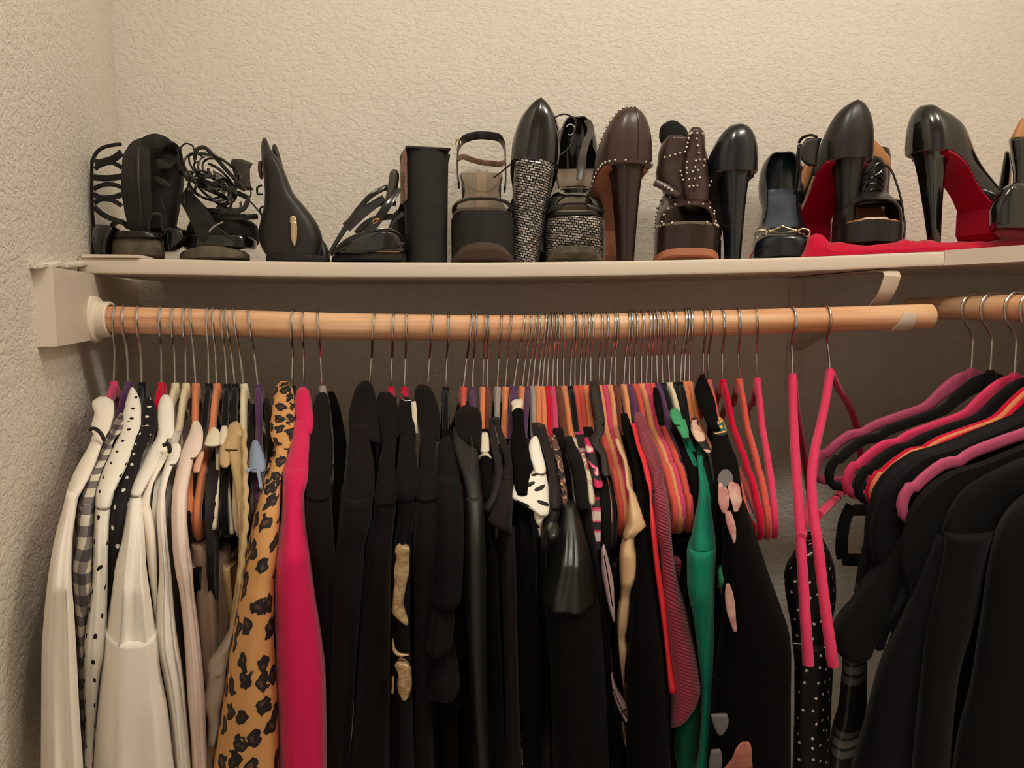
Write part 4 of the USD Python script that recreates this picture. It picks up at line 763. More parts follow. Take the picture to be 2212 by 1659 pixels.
WOVEN = graph('woven_silver', {'tc': ('texture_coordinate', {}), 'mp': ('mapping', {'scale': (1, 1, 1), 'rotation': (0, 0, .12)}), 'br': ('brick_texture', {'scale': 92.0, 'color1': (.80, .74, .70), 'color2': (.16, .14, .13), 'mortar': (.02, .02, .02), 'mortar_size': .06, 'brick_width': .55, 'row_height': .32, 'mortar_smooth': .2}),
    'b': ('bump', {'strength': .8, 'distance': .002, 'invert': True}), 'p': ('principled_bsdf', {'metallic': .85, 'roughness': .3})},
    [('tc.UV', 'mp.vector'), ('mp.vector', 'br.vector'), ('br.color', 'p.base_color'), ('br.fac', 'b.height'), ('b.normal', 'p.normal')])
TOESOLE = mat('worn_sole_edge', (104, 92, 76), .7, var=(60, (70, 62, 52)))
PC = PchipInterpolator
class Last:
    """A shoe's shape: y runs from the heel (0) to the toe (L), z up from the shelf."""
    def __init__(s, L=.205, H=.12, P=.0, wh=.034, wb=.041, hb=.07, toe='almond', mid=.036, throat=.64, vamp=.042, peak=0.0):
        s.L, s.H, s.P = L, H, P
        g = PC([0, .12, .28, .43, .56, .68, .8, 1], [1, .985, .83, .5, .2, .03, 0, 0]); s.zs = lambda t: P + (H - P) * g(t) + .006 * np.clip((t - .85) / .15, 0, 1) ** 2
        tip = {'almond': [.84, .62, .34], 'point': [.66, .40, .18], 'round': [.95, .80, .52]}[toe]
        s.hw = PC([0, .012, .035, .075, .13, .22, .42, .6, .72, .86, .94, .98, 1], [0, .42 * wh, .70 * wh, .91 * wh, wh, wh, .80 * wh, wb * .93, wb, wb * tip[0], wb * tip[1], wb * tip[2], 0])
        s.th = throat
        s.ht = PC([0, .05, .15, .3, .5, throat, .75, .9, .97, 1], [hb + peak, hb, hb * .86, mid * 1.15, mid * .85, vamp, vamp * .95, vamp * .72, vamp * .5, vamp * .3])
        s.vm = PC([0, .04, .1, .3, throat - .13, throat - .05, throat + .04, 1], [.94, .91, .80, .55, .55, .72, 1, 1])
    def at(s, t, v, side=1.0):
        """The upper's outside at t along the foot and v (0 at the sole, 1 at the rim or the ridge)."""
        vm = s.vm(t); a = v * vm * np.pi / 2; w = s.hw(t) * (1 + .05 * np.sin(np.pi * v))
        x = side * w * np.clip(np.cos(a), 0, 1) ** .62; z = s.zs(t) + s.ht(t) * np.sin(a) / np.sin(vm * np.pi / 2)
        lean = np.clip(1 - t / .12, 0, 1) * (-.004 * np.sin(np.pi * v) + .010 * v ** 2)
        return np.stack([x, s.L * t + lean, z], -1)
def shell(last, t0=0.0, t1=1.0, v0=0.0, v1=1.0, nt=44, nv=12, th=.0022, smooth_ends=True):
    """The upper between t0 and t1, with an inner face and closed edges."""
    ts = t0 + (t1 - t0) * (.5 - .5 * np.cos(np.pi * np.linspace(0, 1, nt))) if smooth_ends else np.linspace(t0, t1, nt)
    out = []
    for side in (1, -1):
        T, V = np.meshgrid(ts, np.linspace(v0, v1, nv), indexing='ij'); P = last.at(T, V, side); out.append(P)
    f = grid_faces(nt, nv, False); A = (out[0].reshape(-1, 3), f[:, ::1]); B = (out[1].reshape(-1, 3), f[:, ::-1])
    t = clean(cat(A, B)); t.update_faces(t.nondegenerate_faces()); t.remove_unreferenced_vertices()
    n = np.array(t.vertex_normals); c = np.array([0, 0, 0])
    inner = t.vertices - n * th; nv_ = len(t.vertices)
    if np.mean(np.einsum('ij,ij->i', n[:, [0]], np.sign(t.vertices[:, [0]]))) < 0: inner = t.vertices + n * th
    e = t.edges_sorted; uq, cnt = np.unique(e, axis=0, return_counts=True); b = uq[cnt == 1]
    rim = np.vstack([np.c_[b[:, 0], b[:, 1], b[:, 1] + nv_], np.c_[b[:, 0], b[:, 1] + nv_, b[:, 0] + nv_]])
    return np.vstack([t.vertices, inner]), np.vstack([t.faces, t.faces[:, ::-1] + nv_, rim])
def slab(last, t0, t1, top, bot, w=1.0, n=36, sides=None):
    """A sole piece: top and bottom heights as functions of t."""
    ts = t0 + (t1 - t0) * (.5 - .5 * np.cos(np.pi * np.linspace(0, 1, n))); r = []
    for t in ts:
        h = max(float(last.hw(t)) * w, .0004); y = last.L * t; a, b = float(top(t)), float(bot(t)); m = min(.003, (a - b) * .3)
        r += [[h * .985, y, a], [-h * .985, y, a], [-h, y, a - m], [-h, y, b + m], [-h * .97, y, b], [h * .97, y, b], [h, y, b + m], [h, y, a - m]]
    return capped(np.array(r), n, 8)
def fwd(*a): return tf(slab(*a), None, (0, .0035, 0))
def heel_piece(last, wt, lt, wb_, lb, yb=.012, yt=.004, curve=.55, n=26, sides=18, z1=None, uvs=False):
    """The heel from the seat down to the shelf: half-widths and half-lengths at top and ground."""
    zt = last.H + .001 if z1 is None else z1; th = np.arange(sides) * 2 * np.pi / sides; V, uv = [], []
    for k in np.linspace(0, 1, n):
        q = k ** curve; hw_ = wt + (wb_ - wt) * q; hl = lt + (lb - lt) * q; yc = (yt + lt) * (1 - k) + (yb + lb) * k; z = zt * (1 - k)
        zz = z + (0 if k > 0 else 0); c, s_ = np.cos(th), np.sin(th); c, s_ = np.sign(c) * abs(c) ** .75, np.sign(s_) * abs(s_) ** .75
        drop = np.clip((s_ * hl + yc) / last.L, 0, .4); lower = (last.zs(drop) - last.H) * (1 - k)
        V.append(np.c_[hw_ * c, yc + hl * s_, zz + lower]); uv.append(np.c_[th / (2 * np.pi) * 4 * (wt + lt) * .8, np.full(sides, z)])
    v, f = capped(np.vstack(V), n, sides)
    return (v, f, np.vstack([np.vstack(uv), uv[0].mean(0), uv[-1].mean(0)])) if uvs else (v, f)
def shoe_at(px, y, yaw, z_add=0.0, tilt=0.0):
    x = U(px, 560, y)[0]; return M4(rotz(yaw) @ roty(tilt), (x, y, shelf_z(x) + z_add + .0003))
def studs(pts, r=.0022): return cat(*[ball(p, r, 1) for p in pts])
def line_on(last, tv, side, n, off=.0012):
    tv = resample(np.c_[np.asarray(tv, float), np.zeros(len(tv))], n)
    p = np.array([last.at(t, v, side) for t, v, _ in tv]); c = np.array([[0, last.L * t, float(last.zs(t)) + .02] for t, v, _ in tv]); d = p - c; d /= np.linalg.norm(d, axis=1, keepdims=True)
    return p + d * off
def pump(name, label, catg, last, m4, up, sole, heelm, heel, platm=None, lining=None, grp='shoes on the shelf', t1=1.0, v=None):
    t = thing(name, label, catg, grp, m4)
    obj('upper', shell(last, 0, t1) if v is None else v, up, t, 60)
    obj('sole', slab(last, .13, 1, lambda q: last.zs(q) - .0002, lambda q: last.zs(q) - .0042, .99), sole, t, 40)
    obj('insole', slab(last, .02, .97, lambda q: last.zs(q) + .0022, lambda q: last.zs(q), .93), lining or GREYIN, t, 40)
    obj('heel', heel if len(heel) == 3 else heel_piece(last, *heel), heelm, t, 50)
    if last.P > .004: obj('platform', slab(last, .53, 1.0, lambda q: last.zs(q) - .003, lambda q: np.interp(q, [.53, .60, .9, 1], [last.P * .55, .0, 0, .004]), 1.03), platm or up, t, 40)
    return t
PI = math.pi
def shoe_front(pt, ph, last, y_toe=1.062, z_add=0.0):
    """A shoe whose toe (seen at pt) points into the room and whose heel shows at ph."""
    T, Hh = U(pt, 560, y_toe)[:2], U(ph, 560, y_toe + last.L * .95)[:2]; d = (T - Hh) / np.linalg.norm(T - Hh); h = T - d * last.L
    return M4(rotz(math.atan2(-d[0], d[1])), (h[0], h[1], shelf_z(T[0]) + z_add + .0003))
def band(path, a, b=.0012, nrm=(1, 0, 0), n=24): return sweep(path, a, b, nrm, 10, n, .7)
def arch(x0, x1, y, z0, z1, n=15, tilt=0.0, p=1.0):
    """An upside-down U of points between x0 and x1."""
    a = np.linspace(0, PI, n); return [[(x0 + x1) / 2 - (x1 - x0) / 2 * math.cos(q), y + tilt * math.sin(q), z0 + (z1 - z0) * math.sin(q) ** p] for q in a]

# C: brown studded pair
l = Last(.205, .137, .03, .037, .040, .077, 'almond', .04)
t = pump('pump', 'brown leather pump seen from behind, edged with silver studs', 'shoe', l, shoe_at(1372, 1.075, .30), BRSTUD, NUDE, mat('dark_brown_heel', (44, 28, 26), .22), (.0255, .024, .0115, .011, .016), NUDE)
for sd in (1, -1):
    obj('stud_row', studs(np.vstack([line_on(l, [(.01, .98), (.1, .98), (.3, .98), (.5, .98)], sd, 20), line_on(l, [(.012, .03), (.1, .03), (.25, .03), (.42, .04), (.6, .05)], sd, 20)]), .0021), STUDM, t, 60)
obj('seam', rod([l.at(.001, v) + [0, -.0006, 0] for v in np.linspace(.05, .98, 12)], .0011, 6), BRSTUD, t)

def W(m, m4):
    v, f = (np.asarray(m[0]), m[1]) if isinstance(m, (tuple, list)) else (np.asarray(m.vertices), m.faces)
    q = v @ m4[:3, :3].T + m4[:3, 3]
    return (q, f, m[2]) if isinstance(m, (tuple, list)) and len(m) == 3 else (q, f)
def pline(pts, hw, th=.0011, n=30, m=None): return strip(pts, hw, None, th, n)
def smooth_pts(pts, n=40): 
    p = resample(np.array(pts, float), n); return [tuple(q) for q in p]
def ribbon(pts, hw, th=.0012, n=34):
    """A leather strap through (px, py, depth) points, hw pixels half-wide, its flat side to the room."""
    P = np.array([U(*q) for q in smooth_pts(pts, n)]); w = (np.interp(np.linspace(0, 1, n), np.linspace(0, 1, np.size(hw)), np.atleast_1d(hw))) / np.array([ppm(p) for p in P])
    return sweep(P, th, w, (0, 1, 0), 8, None, .8)
def cord(pts, r=.0016, n=40):
    P = np.array([U(*q) for q in smooth_pts(pts, n)]); return sweep(P, r, r, (0, 1, .01), 7)
SG = 'shoes on the shelf'
# shoe 1 and 2: caged and tangled lace-up sandals at the left end
t = thing('gladiator_sandal', 'tall black caged lace-up sandal with a wide zipped back strap, leftmost on the shelf', 'shoe', SG)
obj('sole', loft('519 244 348;528 241 354;545 241 357;558 242 356', .05, 0, depth=1.12, sides=30), TOESOLE, t)
obj('footbed', loft('506 246 340;512 240 352;520 240 356', .055, 0, depth=1.12), SHLEA, t)
obj('toe_cap', loft('488 204 236;500 198 262;518 197 250;540 199 242;556 202 242', .05, .003, depth=1.13), PATENT, t)
obj('toe_cap', loft('494 352 392;505 350 408;518 352 413;530 354 402;545 356 380', .05, .003, depth=1.13), PATENT, t)
obj('zip_strap', ribbon([(300, 500, 1.085), (298, 450, 1.075), (294, 400, 1.07), (294, 350, 1.075), (300, 318, 1.09), (318, 308, 1.11)], [22, 30, 33, 32, 30, 16], .0022), SHMAT, t)
obj('zip', ribbon([(304, 490, 1.081), (303, 440, 1.071), (299, 390, 1.066), (298, 345, 1.071), (303, 318, 1.086)], 3.2, .0016), mat('zip_tape', (40, 38, 36), .5), t)
obj('cuff_loop', ribbon([(312, 312, 1.09), (335, 304, 1.09), (358, 312, 1.10), (372, 335, 1.12), (360, 355, 1.10), (338, 352, 1.085)], [14, 16, 15, 14, 12, 10], .002), SHMAT, t)
obj('ankle_shell', loft('318 318 378;345 308 396;390 306 398;430 306 392;470 306 385;505 300 378', .05, .005, depth=1.16, nf=4, seed=2), SHMAT, t)
for pts, hw in (([(200, 350, 1.10), (207, 332, 1.10), (225, 318, 1.09), (262, 312, 1.08)], 4), ([(199, 345, 1.11), (198, 400, 1.11), (199, 450, 1.11), (204, 500, 1.11)], 3.5), ([(201, 383, 1.10), (230, 385, 1.09), (268, 380, 1.08)], 7), ([(203, 408, 1.10), (235, 398, 1.09), (268, 408, 1.08)], 5),
                ([(203, 420, 1.10), (225, 428, 1.09), (262, 420, 1.08)], 6), ([(205, 438, 1.10), (222, 430, 1.09), (262, 445, 1.08)], 5), ([(204, 448, 1.10), (225, 465, 1.09), (265, 480, 1.08)], 6), ([(262, 330, 1.08), (240, 345, 1.09), (206, 352, 1.10)], 8), ([(240, 492, 1.09), (255, 478, 1.09), (278, 492, 1.085)], 6),
                ([(205, 365, 1.10), (240, 352, 1.09), (262, 362, 1.08)], 5)):
    obj('cage_strap', ribbon(pts, hw), SHMAT, t)
obj('pull_tab', ribbon([(322, 505, 1.075), (322, 480, 1.07), (334, 461, 1.068), (348, 466, 1.07), (352, 500, 1.075)], 3, .0012), SHLEA, t)
obj('lace', cord([(350, 430, 1.07), (358, 465, 1.068), (362, 510, 1.07), (365, 540, 1.075)], .0008), PATENT, t)
obj('strap_end', ribbon([(332, 385, 1.075), (350, 392, 1.07), (366, 402, 1.07)], [6, 7, 3], .0012), SHLEA, t)
t = thing('lace_up_sandal', 'black strappy sandal under a tangle of long laces, second from the left', 'shoe', SG)
obj('sole', loft('537 420 500;545 394 530;553 388 540;562 388 540', .045, 0, depth=1.12, sides=30), TOESOLE, t)
obj('footbed', loft('512 400 545;525 396 556;540 398 552', .05, .004, depth=1.13), PATENT, t)
obj('upper', loft('455 438 470;470 420 520;490 405 556;510 400 560;528 400 558', .05, .006, depth=1.14, nf=7, seed=4), SHMAT, t)
obj('strap', ribbon([(395, 420, 1.10), (420, 450, 1.09), (450, 500, 1.085), (470, 530, 1.09)], [16, 22, 26, 20], .003), SHMAT, t)
obj('strap', ribbon([(455, 470, 1.10), (500, 468, 1.09), (556, 468, 1.10)], [6, 8, 6], .002), SHLEA, t)
obj('olive_tongue', loft('346 500 528;352 498 546;366 502 540;382 506 540;400 506 542;410 518 548', .008, 0, depth=1.17), mat('olive_leather', (58, 54, 42), .5), t)
rs = np.random.RandomState(12)
for k in range(17):
    cx, cy = 462 + rs.uniform(-22, 22), 392 + rs.uniform(-28, 26); a, b, ro = rs.uniform(32, 66), rs.uniform(12, 34), rs.uniform(.25, .85); a0 = rs.uniform(0, 6.28); sp = rs.uniform(3.2, 5.8)
    q = [(cx + a * math.cos(u) * math.cos(ro) - b * math.sin(u) * math.sin(ro), cy + a * math.cos(u) * math.sin(ro) + b * math.sin(u) * math.cos(ro), 1.10 + .03 * math.sin(2 * u + k)) for u in np.linspace(a0, a0 + sp, 14)]
    obj('lace', ribbon(q, 1.0 + rs.uniform(1.0, 3.4), .0011, 40), SHLEA if k % 3 else PATENT, t)
for q, hw in (([(392, 348, 1.11), (390, 322, 1.10), (402, 310, 1.10), (416, 315, 1.10), (421, 340, 1.10), (420, 355, 1.10)], 1.8), ([(421, 345, 1.09), (424, 325, 1.09), (438, 318, 1.09), (460, 335, 1.09), (490, 368, 1.09), (530, 412, 1.09)], 4.5), ([(470, 445, 1.08), (500, 458, 1.07), (525, 452, 1.07), (536, 430, 1.07), (520, 420, 1.08), (460, 398, 1.08), (402, 385, 1.09)], 5.5),
              ([(520, 415, 1.08), (545, 440, 1.08), (566, 465, 1.085)], 1.6), ([(540, 405, 1.1), (542, 418, 1.1), (536, 432, 1.1)], 1.5), ([(330, 306, 1.10), (365, 306, 1.10), (388, 325, 1.11), (395, 360, 1.11), (400, 385, 1.11)], 3.5), ([(440, 470, 1.08), (480, 500, 1.075), (505, 520, 1.08)], 2.2), ([(410, 400, 1.09), (398, 420, 1.09), (400, 445, 1.09)], 2.0)):
    obj('lace', ribbon(q, hw, .0011, 40), SHLEA, t)
obj('buckle', cord([(452, 500, 1.07), (462, 490, 1.068), (482, 480, 1.068)], .0012, 16), STEEL, t)
# shoe 3: folded bootie
t = thing('ankle_boot', 'flattened black leather ankle boot with a gold zip pull on its side', 'boot', SG)
BT = mat('boot_leather', (30, 28, 24), .45, bump=(90, .15, .002))
obj('shaft', loft('300 568 575;308 565 579;322 564 584;345 565 600;366 567 612;390 570 622;419 572 634;445 570 656;467 565 674;486 561 687;505 558 694;520 560 697;540 568 694;556 578 690;566 582 688', .035, .003, depth=1.09, nf=3, seed=2), BT, t)
obj('shaft_fold', loft('313 590 596;322 587 600;345 592 607;366 596 613;395 602 624;420 612 632', .016, 0, depth=1.125), BT, t)
obj('toe', loft('518 676 697;528 680 704;540 684 710;554 684 713;565 680 713', .03, 0, depth=1.13), BT, t)
obj('sole', loft('553 576 692;559 574 712;567 576 712', .04, 0, depth=1.09), SHMAT, t)
obj('slider', loft('467 628 637;472 625 641;480 625 642;484 627 641', .005, 0, depth=1.052), GOLD, t)
obj('zip_pull', loft('478 628 641;490 627 643;505 627 643;520 629 642;530 634 639;533 636 638', .004, 0, depth=1.05), GOLD, t)
obj('zip', ribbon([(612, 400, 1.075), (620, 430, 1.07), (628, 460, 1.06), (632, 480, 1.056)], 2.5, .001), SHMAT, t)
for q in ([(566, 400, 1.1), (555, 408, 1.1), (556, 418, 1.1), (568, 420, 1.1)], [(570, 445, 1.1), (562, 452, 1.1), (566, 466, 1.1), (574, 462, 1.1)]): obj('hook', cord(q, .0014, 18), SHLEA, t)
obj('heel_tab', loft('350 558 566;365 557 566;380 560 568;386 562 568', .01, 0, depth=1.10), mat('brown_tab', (92, 64, 48), .5), t)
# shoe 4: patent strappy sandal lying side-on
t = thing('strappy_sandal', 'black patent strappy sandal with a rose-gold sole edge, left of the block heel', 'shoe', SG)
obj('sole', loft('543 800 862;548 738 874;556 718 878;566 716 876', .04, 0, depth=1.09, sides=30), SHMAT, t)
obj('sole_edge', loft('535 800 860;540 775 868;545 750 872;549 740 872', .042, 0, depth=1.09, sides=30), ROSEG, t)
obj('toe_cap', loft('505 800 858;512 772 872;522 748 880;534 730 882;545 720 880;551 716 830', .045, .004, depth=1.09, nf=4), PATENT, t)
for q, hw in (([(712, 548, 1.08), (738, 505, 1.08), (772, 455, 1.085), (805, 420, 1.09), (838, 404, 1.10)], [4, 6, 6, 6]), ([(716, 552, 1.07), (750, 520, 1.06), (792, 505, 1.055), (840, 498, 1.06), (875, 520, 1.075)], [3, 6, 6, 4]), ([(785, 512, 1.06), (812, 480, 1.055), (836, 445, 1.06), (862, 408, 1.075)], [9, 10, 9, 6]), ([(748, 492, 1.08), (790, 455, 1.075), (830, 428, 1.075)], [12, 11, 8]),
              ([(770, 505, 1.08), (800, 478, 1.08), (822, 470, 1.08), (850, 468, 1.08)], 7), ([(800, 450, 1.085), (826, 440, 1.08), (856, 440, 1.08)], 6), ([(842, 500, 1.075), (850, 480, 1.075), (872, 462, 1.075)], 5), ([(720, 546, 1.065), (770, 530, 1.05), (830, 522, 1.05), (872, 528, 1.06)], [3, 5, 5, 4])):
    obj('strap', ribbon(q, hw, .0016), PATENT if hw != 7 else SHLEA, t)
obj('ankle_cuff', loft('369 846 858;373 842 862;384 840 862;400 838 860;420 834 852;440 830 846', .014, 0, depth=1.10), mat('grey_leather', (74, 68, 60), .4), t)
obj('buckle', cord([(806, 480, 1.05), (810, 474, 1.05), (818, 473, 1.05), (812, 481, 1.05), (806, 484, 1.05)], .0012, 16), ROSEG, t)
# A: block heel pair
lA = Last(.20, .155, .055, .034, .041, .02, 'round', .018, .60, .03)
mA = shoe_at(928, 1.075, .16)
t = thing('platform_sandal', 'black platform sandal seen from behind, with a tall rectangular block heel', 'shoe', SG, mA)
obj('heel', heel_piece(lA, .0315, .030, .0285, .027, .004, .0, 1.0), SHMAT, t, 50)
obj('heel_tip_line', box((-.031, -.0008, .1535), (.031, .058, .1575), .0015), PATENT, t)
obj('glitter_panel', box((-.0335, .004, .085), (-.0285, .052, .154), .002), GLIT, t)
obj('sole', slab(lA, .12, 1, lambda q: lA.zs(q), lambda q: lA.zs(q) - .004, 1), SHMAT, t)
obj('platform', slab(lA, .5, 1, lambda q: lA.zs(q) - .003, lambda q: np.interp(q, [.5, .58, .9, 1], [.03, 0, 0, .006]), 1.03), SHMAT, t)
obj('toe_strap', shell(lA, .62, .92), SHLEA, t, 60)
lA2 = Last(.20, .150, .068, .034, .0425, .02, 'round', .018, .60, .028)
mA2 = shoe_front(1044, 1040, lA2)
t = thing('platform_sandal', 'black platform sandal facing the room, with a glittery ankle strap and gold buckle', 'shoe', SG, mA2)
obj('platform', slab(lA2, .5, 1.0, lambda q: lA2.zs(q) - .003, lambda q: np.interp(q, [.5, .58, .86, .95, 1], [.03, 0, .002, .012, .026]), 1.05, 60), SHMAT, t)
obj('outsole', fwd(lA2, .55, .995, lambda q: np.interp(q, [.5, .86, .95, 1], [.004, .006, .016, .030]), lambda q: np.interp(q, [.5, .86, .95, 1], [0, .0, .008, .02]), 1.09, 60), mat('brown_outsole', (74, 56, 44), .6), t)
obj('sole', slab(lA2, .02, .97, lambda q: lA2.zs(q) + .001, lambda q: lA2.zs(q) - .004, .97), SHLEA, t)
obj('insole', slab(lA2, .03, .95, lambda q: lA2.zs(q) + .003, lambda q: lA2.zs(q) + .001, .93), GREYIN, t)
obj('insole_strip', slab(lA2, .06, .6, lambda q: lA2.zs(q) + .0038, lambda q: lA2.zs(q) + .0025, .25), mat('insole_tan', (150, 128, 104), .5), t)
obj('heel', heel_piece(lA2, .0315, .030, .0285, .027, .004, .0, 1.0), SHMAT, t, 50)
obj('vamp_strap', shell(lA2, .64, .84), GLIT, t, 60)
obj('vamp_strap', shell(Last(.20, .150, .072, .034, .044, .02, 'round', .018, .60, .026), .78, .93), SHLEA, t, 60)
z0, y0 = .150, .03
obj('ankle_strap', band([[-.034, .10, .115], [-.037, .06, .150], [-.037, .035, .185], [-.028, .015, .208], [0, .003, .214], [.026, .012, .206], [.036, .035, .185], [.037, .06, .155], [.034, .10, .12]], .0065, .0012, (0, .25, 1), 50), SHLEA, t)
obj('strap', band([[-.037, .050, .168], [-.035, .075, .160], [-.024, .105, .150], [-.006, .125, .148], [.010, .12, .152], [.030, .085, .164], [.037, .050, .166]], .0042, .0012, (0, .5, 1), 40), GLIT, t)
obj('buckle', sweep([[.036 + .010 * math.cos(a) * .4, .02 - .006 * math.cos(a), .196 + .008 * math.sin(a)] for a in np.linspace(0, 6.28, 20)], .0011, .0011, (0, 1, 0), 6), GOLD, t)
# B: patent with woven silver heels
lB = Last(.205, .143, .05, .034, .041, .078, 'point', .03, peak=.008)
t = pump('pump', 'black patent ankle-strap pump from behind, standing on a woven silver block heel', 'shoe', lB, shoe_at(1133, 1.078, -.10, 0, .10), PATENT, SHMAT, WOVEN, heel_piece(lB, .0290, .027, .0195, .019, .008, .0, 1.0, uvs=True))
obj('ankle_strap', band([[.020, .02, .205], [.036, .02, .212], [.052, .03, .206], [.050, .05, .180], [.034, .07, .165]], .0045, .0011, (0, 1, .2), 30), SHLEA, t)
obj('thin_strap', band([[-.030, .02, .14], [-.045, .028, .127], [-.056, .03, .117]], .0022, .001, (0, 1, 0), 16), SHLEA, t)
lB2 = Last(.205, .158, .066, .034, .0415, .085, 'round', .03, .60, .045)
mB2 = shoe_front(1241, 1244, lB2)
t = thing('platform_pump', 'black patent platform pump facing the room, with a woven silver platform', 'shoe', SG, mB2)
obj('vamp', shell(lB2, .655, .97), PATENT, t, 60)
obj('counter', shell(lB2, 0, .26), PATENT, t, 60)
pts_ = [lB2.at(tt, 0, 1) for tt in np.linspace(.5, 1, 40)]
ring = [(p[0] * 1.03, p[1]) for p in pts_] + [(-p[0] * 1.03, p[1]) for p in pts_[::-1]]
V_, uv_ = [], []; pr_ = np.r_[0, np.cumsum(np.linalg.norm(np.diff(np.array(ring), axis=0), axis=1))]
for z_, k_ in ((0.0, .97), (.004, 1.0), (.02, 1.01), (.045, 1.01), (.062, 1.0), (.064, .9)):
    V_.append(np.array([[x * k_, (y - .15) * (1 + (k_ - 1) * .5) + .15 - .018 * max(0, 1 - z_ / .03) * max(0, (y - .15) / .055), z_] for x, y in ring])); uv_.append(np.c_[pr_, np.full(len(ring), z_)])
v_, f_ = capped(np.vstack(V_), 6, len(ring)); obj('platform', (v_, f_, np.vstack([np.vstack(uv_), uv_[0].mean(0), uv_[-1].mean(0)])), WOVEN, t)
obj('outsole', fwd(lB2, .6, .985, lambda q: np.interp(q, [.6, .84, .92, 1], [.003, .004, .012, .026]), lambda q: np.interp(q, [.6, .84, .92, 1], [-.0005, 0, .004, .016]), 1.0), TOESOLE, t)
obj('sole', slab(lB2, .1, .97, lambda q: lB2.zs(q) - .0005, lambda q: lB2.zs(q) - .0045, .99), SHLEA, t)
obj('insole', slab(lB2, .02, .97, lambda q: lB2.zs(q) + .002, lambda q: lB2.zs(q), .93), GREYIN, t)
obj('heel', heel_piece(lB2, .0290, .027, .0195, .019, .008, .0, 1.0, uvs=True), WOVEN, t)
obj('band', shell(Last(.207, .158, .068, .034, .0432, .085, 'round', .03, .60, .020), .80, .985), SHLEA, t, 60)
obj('ankle_strap', band([[-.006, .125, .125], [-.008, .115, .150], [-.014, .08, .185], [-.022, .045, .215], [-.016, .03, .232]], .0055, .0012, (1, 0, 0), 30), mat('grey_leather_strap', (62, 58, 52), .35), t)
obj('buckle', sweep([[.010 + .007 * math.cos(a), .045, .215 + .008 * math.sin(a)] for a in np.linspace(.6, 5.2, 20)], .0012, .0012, (0, 1, 0), 6), STEEL, t)
# C2: studded peep-toe
lC = Last(.205, .145, .046, .036, .043, .05, 'round', .035, .56, .05)
mC = shoe_front(1488, 1462, lC)
t = thing('ankle_boot', 'brown studded peep-toe ankle boot facing the room, beside the studded pump', 'boot', SG)
obj('vamp', W(shell(lC, .55, .945), mC), BRSTUD, t, 60)
obj('platform', W(slab(lC, .5, 1.0, lambda q: lC.zs(q) - .001, lambda q: np.interp(q, [.5, .58, .88, 1], [.02, .008, .008, .016]), 1.05), mC), mat('dark_brown_patent', (46, 32, 28), .22), t)
obj('outsole', W(fwd(lC, .52, .99, lambda q: np.interp(q, [.5, .88, 1], [.009, .009, .018]), lambda q: np.interp(q, [.5, .88, 1], [0, 0, .009]), 1.08, 60), mC), NUDE, t)
obj('insole', W(slab(lC, .03, .98, lambda q: lC.zs(q) + .004, lambda q: lC.zs(q) - .002, .95), mC), mat('insole_brown', (112, 96, 74), .5), t)
obj('heel', W(heel_piece(lC, .025, .024, .0115, .011, .016), mC), made['dark_brown_heel'], t, 50)
obj('shaft', loft('302 1440 1478;316 1428 1520;335 1422 1528;355 1420 1532;378 1416 1534;400 1420 1536;422 1442 1534;445 1462 1530;462 1470 1526', .035, .002, depth=1.135, nf=3), BRSTUD, t)
obj('tongue', loft('280 1492 1516;286 1488 1521;300 1487 1523;330 1482 1524;370 1474 1530;410 1474 1532;440 1480 1530', .016, .0015, depth=1.105, nf=5), BRSTUD, t)
obj('lining', loft('267 1440 1466;272 1430 1474;285 1424 1486;300 1424 1486;314 1430 1484;326 1440 1478', .02, 0, depth=1.15), mat('boot_lining_black', (8, 8, 8), .9), t)
obj('strap', ribbon([(1414, 394, 1.10), (1432, 402, 1.095), (1450, 412, 1.09), (1468, 424, 1.08)], [8, 9, 8, 6], .003), BRSTUD, t)
sp = []
def px_row(a, b, n, d): return [U(a[0] + (b[0] - a[0]) * k / (n - 1), a[1] + (b[1] - a[1]) * k / (n - 1), d) for k in range(n)]
for a, b, n, d in (((1421, 393), (1466, 421), 7, 1.088), ((1483, 318), (1490, 290), 4, 1.087), ((1494, 287), (1518, 289), 3, 1.087), ((1505, 300), (1512, 345), 4, 1.087), ((1484, 350), (1522, 345), 3, 1.085), ((1483, 364), (1520, 358), 3, 1.085), ((1470, 370), (1478, 398), 4, 1.098), ((1484, 374), (1508, 368), 3, 1.085), ((1488, 388), (1512, 384), 3, 1.085), ((1489, 403), (1506, 401), 3, 1.085), ((1436, 340), (1480, 328), 5, 1.098), ((1523, 350), (1516, 400), 5, 1.098), ((1528, 410), (1536, 392), 3, 1.10)):
    sp += px_row(a, b, n, d)
obj('stud', studs(sp, .0021), STUDM, t, 60)
sp = []
for tt, n in ((.60, 11), (.70, 9), (.93, 9)):
    for k in range(n):
        sd = 1 if k % 2 else -1; v = .15 + .85 * (k // 2) / (n / 2 - .5); p = lC.at(tt, min(v, 1), sd); c = np.array([0, p[1], lC.zs(tt) + .01]); d = (p - c) / np.linalg.norm(p - c); sp.append(p + d * .0012)
for sd in (1, -1):
    for k in range(14):
        tt = .55 + .43 * k / 13; p = lC.at(tt, .06, sd); sp.append(p + np.array([sd * .0015, .0008, 0]))
obj('stud', W(studs(sp, .0022), mC), STUDM, t, 60)
